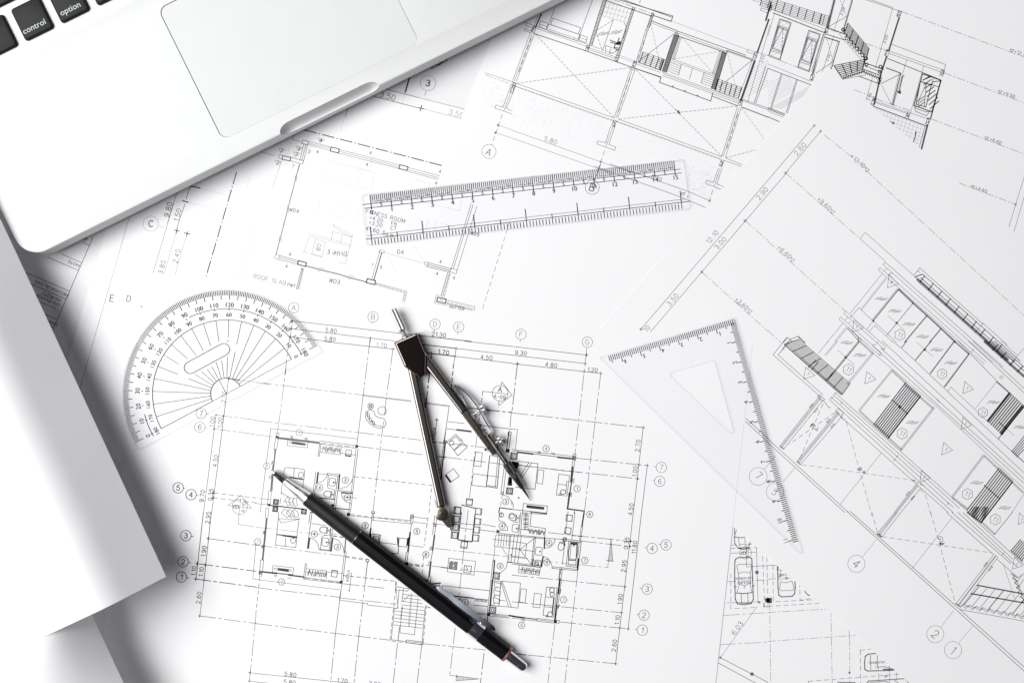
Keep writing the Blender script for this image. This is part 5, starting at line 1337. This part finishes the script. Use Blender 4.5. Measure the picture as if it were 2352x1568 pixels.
zc = 0.0068
hp0, hp1 = P(902.3, 709.6, 0.0058), P(924.5, 758.5, 0.0058)
hl = (hp1 - hp0).length
bm = lathe(hp0, P(929.5, 770.0, 0.0058), [(0, dim(5.5)), (dim(1.5), dim(8.2)), (hl * .96, dim(8.2)), (hl, dim(7.4)), (hl + dim(2), dim(5.6)), (hl + dim(7), dim(4.8)), (hl + dim(11), dim(6.5)), (hl + dim(16), dim(9.5)), (hl + dim(19), dim(9.5))], 18, (0.13, 0, hl))
part('handle', bm, 'knurl_chrome', smooth=12)
head_pl = [P(*p, 0.0095) for p in ((904.1, 786.6), (956.2, 763.6), (978.0, 815.5), (976.6, 850))]
tipc = V2((966.5, 855.5))
head_pl += [P(tipc.x + 10.5 * math.cos(math.radians(t)), tipc.y + 10.5 * math.sin(math.radians(t)), 0.0095) for t in range(0, 121, 20)]
head_pl += [P(928.3, 841.8, 0.0095)]
part('head', prism(head_pl, 0.0016, 0.0095, 0.0010, 4), 'steel_head', smooth=5)
for s in ((936.5, 799, 1.6), ):
    pass


def leg_bm(p0, p1, w0, w1, z0, z1, bev=0.0010):
    a_, b_ = V2(p0), V2(p1)
    d = (b_ - a_).normalized()
    n = V2((-d.y, d.x))
    return prism([P(*(a_ + n * w0), z1), P(*(b_ + n * w1), z1), P(*(b_ - n * w1), z1), P(*(a_ - n * w0), z1)], z0, z1, bev, 4)


part('needle_leg', leg_bm((939, 815), (1014.5, 1164), 9.6, 9.2, 0.0018, 0.0064), 'steel', smooth=5)
part('pen_leg', leg_bm((958, 801), (1067.5, 946), 10.2, 9.2, 0.0018, 0.0066), 'steel', smooth=5)
part('pen_leg_tang', leg_bm((1062, 939), (1136.0, 1043.5), 8.6, 5.4, 0.0018, 0.0062, 0.0005), 'brass', smooth=5)
# needle clamp: knurled disc, screw, wedge, needle
cz = P(1016.1, 1173.9, 0.0)
bm = lathe(Vector((cz.x, cz.y, 0.0062)), Vector((cz.x, cz.y, 0.0082)), [(0, dim(15.2)), (0.0003, dim(16.2)), (0.0015, dim(16.2)), (0.0019, dim(15.2)), (0.0020, dim(13))], 64, (0.045, 0, 0.0017))
disc = part('knurled_disc', bm, 'brass')
sc0 = Vector((cz.x, cz.y, 0.0081))
part('screw', lathe(sc0, sc0 + Vector((0, 0, 0.0011)), [(0, dim(4.2)), (0.0006, dim(3.8)), (0.0010, dim(1.6))], 20), 'chrome')
wedge = [P(*p, 0.0056) for p in ((1003, 1182), (1013.3, 1193.7), (1025, 1207.7), (1029, 1211.6), (1038.3, 1209.7), (1032, 1182))]
part('needle_clamp', prism(wedge, 0.0018, 0.0056, 0.0004, 2), 'brass', smooth=5)
part('needle', lathe(P(1031.5, 1203, 0.0042), P(1044.4, 1239.5, 0.0014), [(0, dim(2.3)), (dim(6), dim(2.1)), (dim(38), dim(0.3))], 14), 'chrome')
part('clamp_pin', lathe(P(998.8, 1149, 0.0035), P(1005.5, 1170, 0.0035), [(0, dim(2.0)), (dim(20), dim(2.0))], 12), 'chrome')
# spring bow
spring = [P(*p, 0.0040) for p in ((1044.5, 882.9), (1052, 887.5), (1060.8, 893.5), (1070, 901.5), (1079.5, 911), (1090, 924), (1099.5, 937.3), (1108, 954), (1117, 970), (1126.5, 985), (1129.3, 993), (1124, 998.5), (1115, 1001), (1112.5, 999.5))]
part('spring', sweep(spring, dim(2.6), 0.0034), 'chrome', smooth=60)
spr2 = [P(*p, 0.0040) for p in ((1044.2, 883.5), (1047.5, 891), (1064, 917), (1084, 952), (1096, 970), (1108, 989), (1116, 1001))]
part('spring', sweep(spr2, dim(2.2), 0.0034), 'chrome', smooth=60)
sw0, sw1 = P(1083, 954.2, 0.0042), P(1115.5, 934.8, 0.0042)
part('adjusting_screw', lathe(sw0, sw1, [(0, dim(4.0)), (dim(3.5), dim(4.0)), (dim(4), dim(2.3)), (dim(37.5), dim(2.3))], 16), 'chrome')


def knurl(name, p, ax, r, t):
    p0 = P(*p, 0.0052)
    A = (P(p[0] + ax[0], p[1] + ax[1], 0.0052) - p0).normalized()
    part(name, lathe(p0 - A * t / 2, p0 + A * t / 2, [(0, r * .86), (t * .12, r), (t * .88, r), (t, r * .86)], 28, (0.09, t * .05, t * .95)), 'knurl_chrome', smooth=10)


knurl('adjusting_wheel', (1109.5, 938.4), (32.5, -19.4), dim(14.5), dim(7.0))
knurl('clamp_wheel', (1148.5, 1011.0), (30, -18), dim(13.5), dim(6.5))
part('clamp_screw', lathe(P(1138, 1017, 0.005), P(1156, 1006.2, 0.005), [(0, dim(2.4)), (dim(20.5), dim(2.4))], 14), 'chrome')
t0, t1 = P(1119, 999, 0.0052), P(1164, 1064, 0.0052)
part('pen_tube', lathe(t0, t1, [(0, dim(5.6)), (dim(1), dim(6.4)), ((t1 - t0).length, dim(6.6))], 24), 'gun')
c0, c1 = P(1163, 1062.6, 0.0052), P(1200.5, 1120.0, 0.0042)
LL = (c1 - c0).length
part('knurled_collar', lathe(c0, c1, [(0, dim(9.0)), (dim(1), dim(10.2)), (LL * .43, dim(10.2)), (LL * .45, dim(9.2))], 40, (0.09, 0, LL * .44)), 'gun', smooth=12)
part('nose_cone', lathe(c0, c1, [(LL * .44, dim(9.2)), (LL * .97, dim(6.2)), (LL, dim(5.0))], 28), 'gun')
part('lead_point', lathe(P(1198, 1116.5, 0.0042), P(1221.75, 1153.9, 0.0015), [(0, dim(3.6)), (dim(10), dim(3.3)), (dim(26), dim(2.0)), (dim(43), dim(0.25))], 18), 'gun')
part('tang_rivet', lathe(P(1122, 1028.5, 0.0060), P(1122, 1028.5, 0.0060) + Vector((0, 0, 0.0006)), [(0, dim(3.2)), (0.0003, dim(2.9)), (0.0006, dim(1.2))], 16), 'steel')
part('tang_screw', lathe(P(1113.5, 1029.5, 0.003), P(1118, 1034.5, 0.003), [(0, dim(3.0)), (dim(6), dim(3.0))], 14), 'gun')

# ------------------------------------------------------------------ mechanical pencil
pen = empty('mechanical_pencil', (0, 0, 0), 'black mechanical pencil with silver tip section and metal clip', 'pencil')
ZP = 0.0012 + 0.0043
tip, end = P(622.1, 1079.4, ZP - 0.0018), P(1206.6, 1534.0, ZP)
pen.location = P(900, 1300, 0.0012)
PL = (end - tip).length
kx = PL / 740.7


def pp(t, r):
    return (t * kx, r * S * 0.985)


def pen_part(name, prof, mat, n=32, parent=None, smooth=30):
    o = part(name, lathe(tip, end, [pp(*x) for x in prof], n), mat, pen, smooth)
    return o


pen_part('lead_sleeve', [(0, 1.6), (2, 2.6), (8, 4.6), (11, 5.0)], 'chrome', 24)
pen_part('tip_cone', [(10.5, 5.0), (11, 5.9), (21, 6.3), (21.6, 7.0), (31, 7.6), (31.5, 7.9), (40.5, 8.3)], 'gun', 8, smooth=20)
pen_part('silver_sleeve', [(40, 7.6), (40.6, 8.2), (42, 8.5), (75, 12.0), (106, 15.6)], 'sleeve', 40)
gripm = material('knurled_grip', (0.006, 0.006, 0.007), 0.42, spec=0.35)
nt = gripm.node_tree
vo = nt.nodes.new('ShaderNodeTexVoronoi')
vo.inputs['Scale'].default_value = 2400
vo.inputs['Randomness'].default_value = 0.15
tcn = nt.nodes.new('ShaderNodeTexCoord')
bpn = nt.nodes.new('ShaderNodeBump')
bpn.inputs['Strength'].default_value = 0.35
bpn.inputs['Distance'].default_value = 0.0004
nt.links.new(tcn.outputs['Object'], vo.inputs['Vector'])
nt.links.new(vo.outputs['Distance'], bpn.inputs['Height'])
nt.links.new(bpn.outputs['Normal'], nt.nodes['Principled BSDF'].inputs['Normal'])
M['grip'] = gripm
pen_part('grip', [(105.5, 15.2), (106.5, 16.6), (150, 17.6), (249, 18.8)], 'grip', 40)
pen_part('grip_ring', [(248.6, 18.9), (251.4, 18.9)], 'gun', 40)
pen_part('barrel', [(251, 18.8), (252, 19.3), (560, 19.6), (634, 19.3), (634.6, 18.6), (636, 18.6), (636.6, 19.2), (684, 18.8), (686, 18.0)], 'black', 10, smooth=15)
pen_part('end_ring', [(684, 19.0), (685, 19.2), (689.5, 18.8), (690.5, 16.5)], 'ring', 40)
pen_part('push_button', [(689, 12.4), (690, 12.4), (734, 11.6), (738, 10.6), (740.7, 8.0)], 'chrome', 36)
# clip band round the barrel and the spring clip
pen_part('clip_band', [(584, 19.6), (584.4, 20.6), (611, 20.6), (611.5, 19.6)], 'chrome', 40)
zk = ZP + 0.0018
clip_pts = [P(*p, z) for p, z in (((1004, 1347.5), zk - .0006), ((1011, 1353), zk - .0003), ((1030, 1365.5), zk - .0003), ((1050, 1382), zk + .0004), ((1075, 1400.5), zk + .0008), ((1100, 1418.5), zk + .0012), ((1122, 1434.0), zk + .0013), ((1133, 1442), zk + .0010), ((1136.0, 1444.5), zk + .0005))]
part('clip', sweep(clip_pts, [dim(v) for v in (4.5, 8.5, 10.5, 12, 13, 12.5, 11.5, 9, 4)], 0.0011), 'clip', pen, 40)
part('clip_bend', sweep([P(*p, z) for p, z in (((1086, 1424), ZP + .0030), ((1098, 1419), zk + .0006), ((1108, 1424), zk + .0010))], dim(15), 0.0009), 'chrome', pen, 40)

# ------------------------------------------------------------------ crumb on the plan
bmc = bmesh.new()
bmesh.ops.create_icosphere(bmc, subdivisions=2, radius=dim(2.2), matrix=Matrix.Translation(P(1190.5, 1142.5, ZB + 0.0003)))
for v in bmc.verts:
    c = P(1190.5, 1142.5, ZB + 0.0003)
    d = v.co - c
    v.co = c + Vector((d.x * (1 + .5 * math.sin(v.co.y * 9000)), d.y * (.8 + .4 * math.cos(v.co.x * 8000)), d.z * .6))
crumb = bm_obj('crumb', bmc, M['crumb'], smooth=60)
crumb['label'] = 'tiny brown crumb on the plan beside the compass point'
crumb['category'] = 'crumb'


# ------------------------------------------------------------------ laptop (front left part of it)
ZL = 0.0175
O2 = P(58.4, 598.7, ZL)
XD = (P(1271, 0, ZL) - O2).normalized()
YD = Vector((-XD.y, XD.x, 0))
lap = empty('laptop', (0, 0, 0), 'silver aluminium laptop with black keys and large trackpad at upper left', 'laptop')
lap.location = (O2.x, O2.y, 0.0)
LM = Matrix(((XD.x, YD.x, 0, O2.x), (XD.y, YD.y, 0, O2.y), (0, 0, 1, 0), (0, 0, 0, 1)))


def loc(x, y, z=None):
    """drawing unit on the laptop's top face -> laptop coordinates (m)"""
    d = P(x, y, ZL if z is None else z) - O2
    return V2((d.dot(XD), d.dot(YD)))


def lap_part(name, bm, mat, parent=None, smooth=30):
    bmesh.ops.transform(bm, matrix=LM, verts=bm.verts[:])
    o = bm_obj(name, bm, M[mat], None, smooth)
    o.parent = parent or lap
    if parent is None:
        o.matrix_parent_inverse = Matrix.Translation(lap.location).inverted()
    return o


def cutter(bm):
    me = bpy.data.meshes.new('cut')
    bmesh.ops.recalc_face_normals(bm, faces=bm.faces[:])
    bm.to_mesh(me)
    bm.free()
    o = bpy.data.objects.new('cut', me)
    SC.collection.objects.link(o)
    return o


body_pl = rounded([V2((0, 0)), V2((0.325, 0)), V2((0.325, 0.227)), V2((0, 0.227))], 0.0115, 12)
bm = bmesh.new()
rings = []
for z, ins in ((0.0018, 0.0045), (0.0026, 0.0022), (0.0040, 0.0008), (0.0060, 0.0001), (0.0120, 0.0), (ZL - 0.0007, 0.0), (ZL - 0.0002, 0.0002), (ZL, 0.0008)):
    pl = rounded([V2((ins, ins)), V2((0.325 - ins, ins)), V2((0.325 - ins, 0.227 - ins)), V2((ins, 0.227 - ins))], 0.0115 - ins, 12)
    rings.append([bm.verts.new((p.x, p.y, z)) for p in pl])
for r0, r1 in zip(rings[:-1], rings[1:]):
    for k in range(len(r0)):
        bm.faces.new((r0[k], r0[(k + 1) % len(r0)], r1[(k + 1) % len(r0)], r1[k]))
bm.faces.new(rings[0][::-1])
bm.faces.new(rings[-1])
body = cutter(bm)
body.name = 'body'
# trackpad pocket, thumb scoop, keyboard well
TL, BL, BR = loc(365, 19), loc(511, 322.5), loc(967, 105)
tw, th_ = (BR - BL).length, (TL - BL).length
tp = [V2((BL.x, BL.y)), V2((BL.x + tw, BL.y)), V2((BL.x + tw, BL.y + th_)), V2((BL.x, BL.y + th_))]
cuts = [cutter(prism(rounded(tp, 0.0042, 8), ZL - 0.0009, ZL + 0.01))]
n0, n1 = loc(655, 301), loc(858, 199.5)
rad = 0.0060
bm = bmesh.new()
caps = []
xa, xb = n0.x + rad * .55, n1.x - rad * .55
prof = [(xa - rad * math.cos(math.radians(t)), math.sin(math.radians(t))) for t in range(2, 91, 11)] + [(xb + rad * math.cos(math.radians(t)), math.sin(math.radians(t))) for t in range(90, 1, -11)]
for x, f in prof:
    caps.append([bm.verts.new((x, 0.0002 + 0.0038 * f * math.cos(2 * math.pi * k / 32), ZL + 0.0004 + 0.0058 * f * math.sin(2 * math.pi * k / 32))) for k in range(32)])
for r0, r1 in zip(caps[:-1], caps[1:]):
    for k in range(32):
        bm.faces.new((r0[k], r0[(k + 1) % 32], r1[(k + 1) % 32], r1[k]))
bm.faces.new(caps[0][::-1])
bm.faces.new(caps[-1])
cuts.append(cutter(bm))
ke = (loc(0, 155).y + loc(327, 0).y) / 2
kx0 = loc(45, 104).x - 0.024
kwell = prism(rounded([V2((kx0, ke)), V2((0.318, ke)), V2((0.318, ke + 0.112)), V2((kx0, ke + 0.112))], 0.003, 6), ZL - 0.0008, ZL + 0.0002)
# sloping rim for the well
for v in kwell.verts:
    if v.co.z > ZL and abs(v.co.y - ke) < 0.0005:
        v.co.y -= 0.0022
cuts.append(cutter(kwell))
for c in cuts:
    md = body.modifiers.new('b', 'BOOLEAN')
    md.operation = 'DIFFERENCE'
    md.solver = 'EXACT'
    md.object = c
dg = bpy.context.evaluated_depsgraph_get()
bme = bpy.data.meshes.new_from_object(body.evaluated_get(dg))
for c in cuts + [body]:
    bpy.data.objects.remove(c)
bm = bmesh.new()
bm.from_mesh(bme)
bpy.data.meshes.remove(bme)
lap_part('body', bm, 'alu', smooth=28)
g = 0.00034
h_ = 0.00013
tpi = [V2((tp[0].x + g, tp[0].y + h_ * .5)), V2((tp[1].x - h_, tp[1].y + h_ * .5)), V2((tp[2].x - h_, tp[2].y - g)), V2((tp[3].x + g, tp[3].y - g))]
lap_part('trackpad', prism(rounded(tpi, 0.0040, 8), ZL - 0.00085, ZL - 0.00012, 0.0001, 1), 'alu_pad')
tb = [V2((tp[0].x + .0001, tp[0].y + .0001)), V2((tp[1].x - .0001, tp[1].y + .0001)), V2((tp[2].x - .0001, tp[2].y - .0001)), V2((tp[3].x + .0001, tp[3].y - .0001))]
lap_part('trackpad_gap_shade', prism(rounded(tb, 0.0041, 8), ZL - 0.00089, ZL - 0.00075), 'dark')  # dark slab in the groove, the gap's shadow put into its colour

# keys
KZ = ZL - 0.0008
kBL = loc(61, 97.5, KZ)
KW, KH, PIT = 0.0153, 0.0153, 0.01905


def key(x, y, w, h, legend=None, lx=0, ly=0):
    bm = bmesh.new()
    rr_ = []
    for z, ins, r in ((KZ, 0.0, 0.0016), (KZ + 0.0010, 0.00015, 0.0016), (KZ + 0.00165, 0.00055, 0.0014), (KZ + 0.00185, 0.0010, 0.0012)):
        pl = rounded([V2((x + ins, y + ins)), V2((x + w - ins, y + ins)), V2((x + w - ins, y + h - ins)), V2((x + ins, y + h - ins))], r, 5)
        rr_.append([bm.verts.new((p.x, p.y, z)) for p in pl])
    for r0, r1 in zip(rr_[:-1], rr_[1:]):
        for k in range(len(r0)):
            bm.faces.new((r0[k], r0[(k + 1) % len(r0)], r1[(k + 1) % len(r0)], r1[k]))
    bm.faces.new(rr_[0][::-1])
    bm.faces.new(rr_[-1])
    ko = lap_part('key', bm, 'key', smooth=40)
    if legend:
        vs, fs = font_polys(legend)
        vv = [(x + lx + a * 0.0040, y + ly + b * 0.0040, KZ + 0.00190) for a, b in vs]
        bm = bmesh.new()
        bvs = [bm.verts.new(v) for v in vv]
        for f in fs:
            bm.faces.new([bvs[i] for i in f])
        for f in bm.faces:
            f.normal_update()
            if f.normal.z < 0:
                f.normal_flip()
        bmesh.ops.transform(bm, matrix=LM, verts=bm.verts[:])
        me = bpy.data.meshes.new('legend')
        bm.to_mesh(me)
        bm.free()
        me.materials.append(M['legend'])
        lo = bpy.data.objects.new('legend', me)
        SC.collection.objects.link(lo)
        lo.parent = ko
    return ko


bx0, by0 = kBL.x, kBL.y
key(bx0 - PIT, by0, KW, KH + 0.0016)
key(bx0, by0, KW, KH + 0.0016, 'control', 0.0070, 0.0042)
key(bx0 + PIT, by0, KW, KH + 0.0016, 'option', 0.0070, 0.0042)
key(bx0 + 2 * PIT, by0, KW + 0.0047, KH + 0.0016)
key(bx0 - PIT, by0 + PIT + 0.0012, 0.039, KH)
key(bx0 - PIT + 0.039 + 0.0038, by0 + PIT + 0.0012, KW, KH)


# ------------------------------------------------------------------ curled sheets at the left
def upper_height(u):
    """height of the upper sheet, u metres in from its free edge: a straight sloping flank, a bend, then nearly level"""
    z0, fl, sl = 0.0215, 0.0145, 1.04
    if u < fl:
        return z0 + sl * u
    t = min(1.0, (u - fl) / 0.013)
    z = z0 + sl * fl + sl * 0.013 * (t - t * t / 2)
    return z + 0.05 * max(0.0, min(u, 0.1) - fl - 0.013)


def lower_height(u, s):
    """the lower sheet touches the upper one further in and drops away towards its own free edge"""
    w = 0.016 + 0.036 * max(0.0, min(1.0, (s + 0.004) / 0.040))
    top = upper_height(u + 0.0405) - 0.00025
    return top - (0.0190 * (1 - u / w) ** 3.0 if u < w else 0.0)


def curled(name, corner, edge_dir, height, width, length_up, length_down, label, s_off=0.0):
    """a sheet bent about the direction of its free edge"""
    z0 = height(0, 0)
    c = P(*corner, z0)
    e = (P(corner[0] + edge_dir[0], corner[1] + edge_dir[1], z0) - c).normalized()
    n = Vector((e.y, -e.x, 0))
    if n.x > 0:
        n = -n
    rows, K = 90, 80
    top = []
    for r in range(rows + 1):
        s = length_down - (length_up + length_down) * r / rows
        for k in range(K):
            u = width * (k / (K - 1)) ** 1.5
            w = 0.00035 * math.sin((s + s_off) * 23 + 1.3)
            top.append(c + e * s + n * u + Vector((0, 0, height(u, s) - z0 + w)))
    th = Vector((0, 0, -0.00016))
    bot = [v + th for v in top]
    N = len(top)
    fs = []
    for r in range(rows):
        for k in range(K - 1):
            a0 = (r * K + k, r * K + k + 1, (r + 1) * K + k + 1, (r + 1) * K + k)
            fs.append(a0)
            fs.append(tuple(i + N for i in a0[::-1]))
    vs = top + bot
    for ring in ([k for k in range(K)], [rows * K + k for k in range(K)], [r * K for r in range(rows + 1)], [r * K + K - 1 for r in range(rows + 1)]):
        for p0, p1 in zip(ring[:-1], ring[1:]):            # cut edges of the paper, own vertices so that they stay crisp
            m = len(vs)
            vs += [top[p0], top[p1], bot[p1], bot[p0]]
            fs.append((m, m + 1, m + 2, m + 3))
    o = mesh_obj(name, vs, fs, M['roll_paper'], None, True)
    if o.data.polygons[0].normal.z < 0:
        o.data.flip_normals()
    o['label'] = label
    o['category'] = 'paper'
    o['group'] = 'curled blank sheets at the left edge'
    return o


curled('curled_sheet', (382, 1323), (0.4219, 0.9066), lambda u, s: upper_height(u), 0.14, 0.26, 0.0,
       'upper curled blank white sheet, its corner pointing at the floor plan')
curled('curled_sheet', (212, 1412), (0.4219, 0.9066), lower_height, 0.10, 0.24, 0.12,
       'lower curled blank white sheet peeking out below the upper one at bottom left', 0.0019)
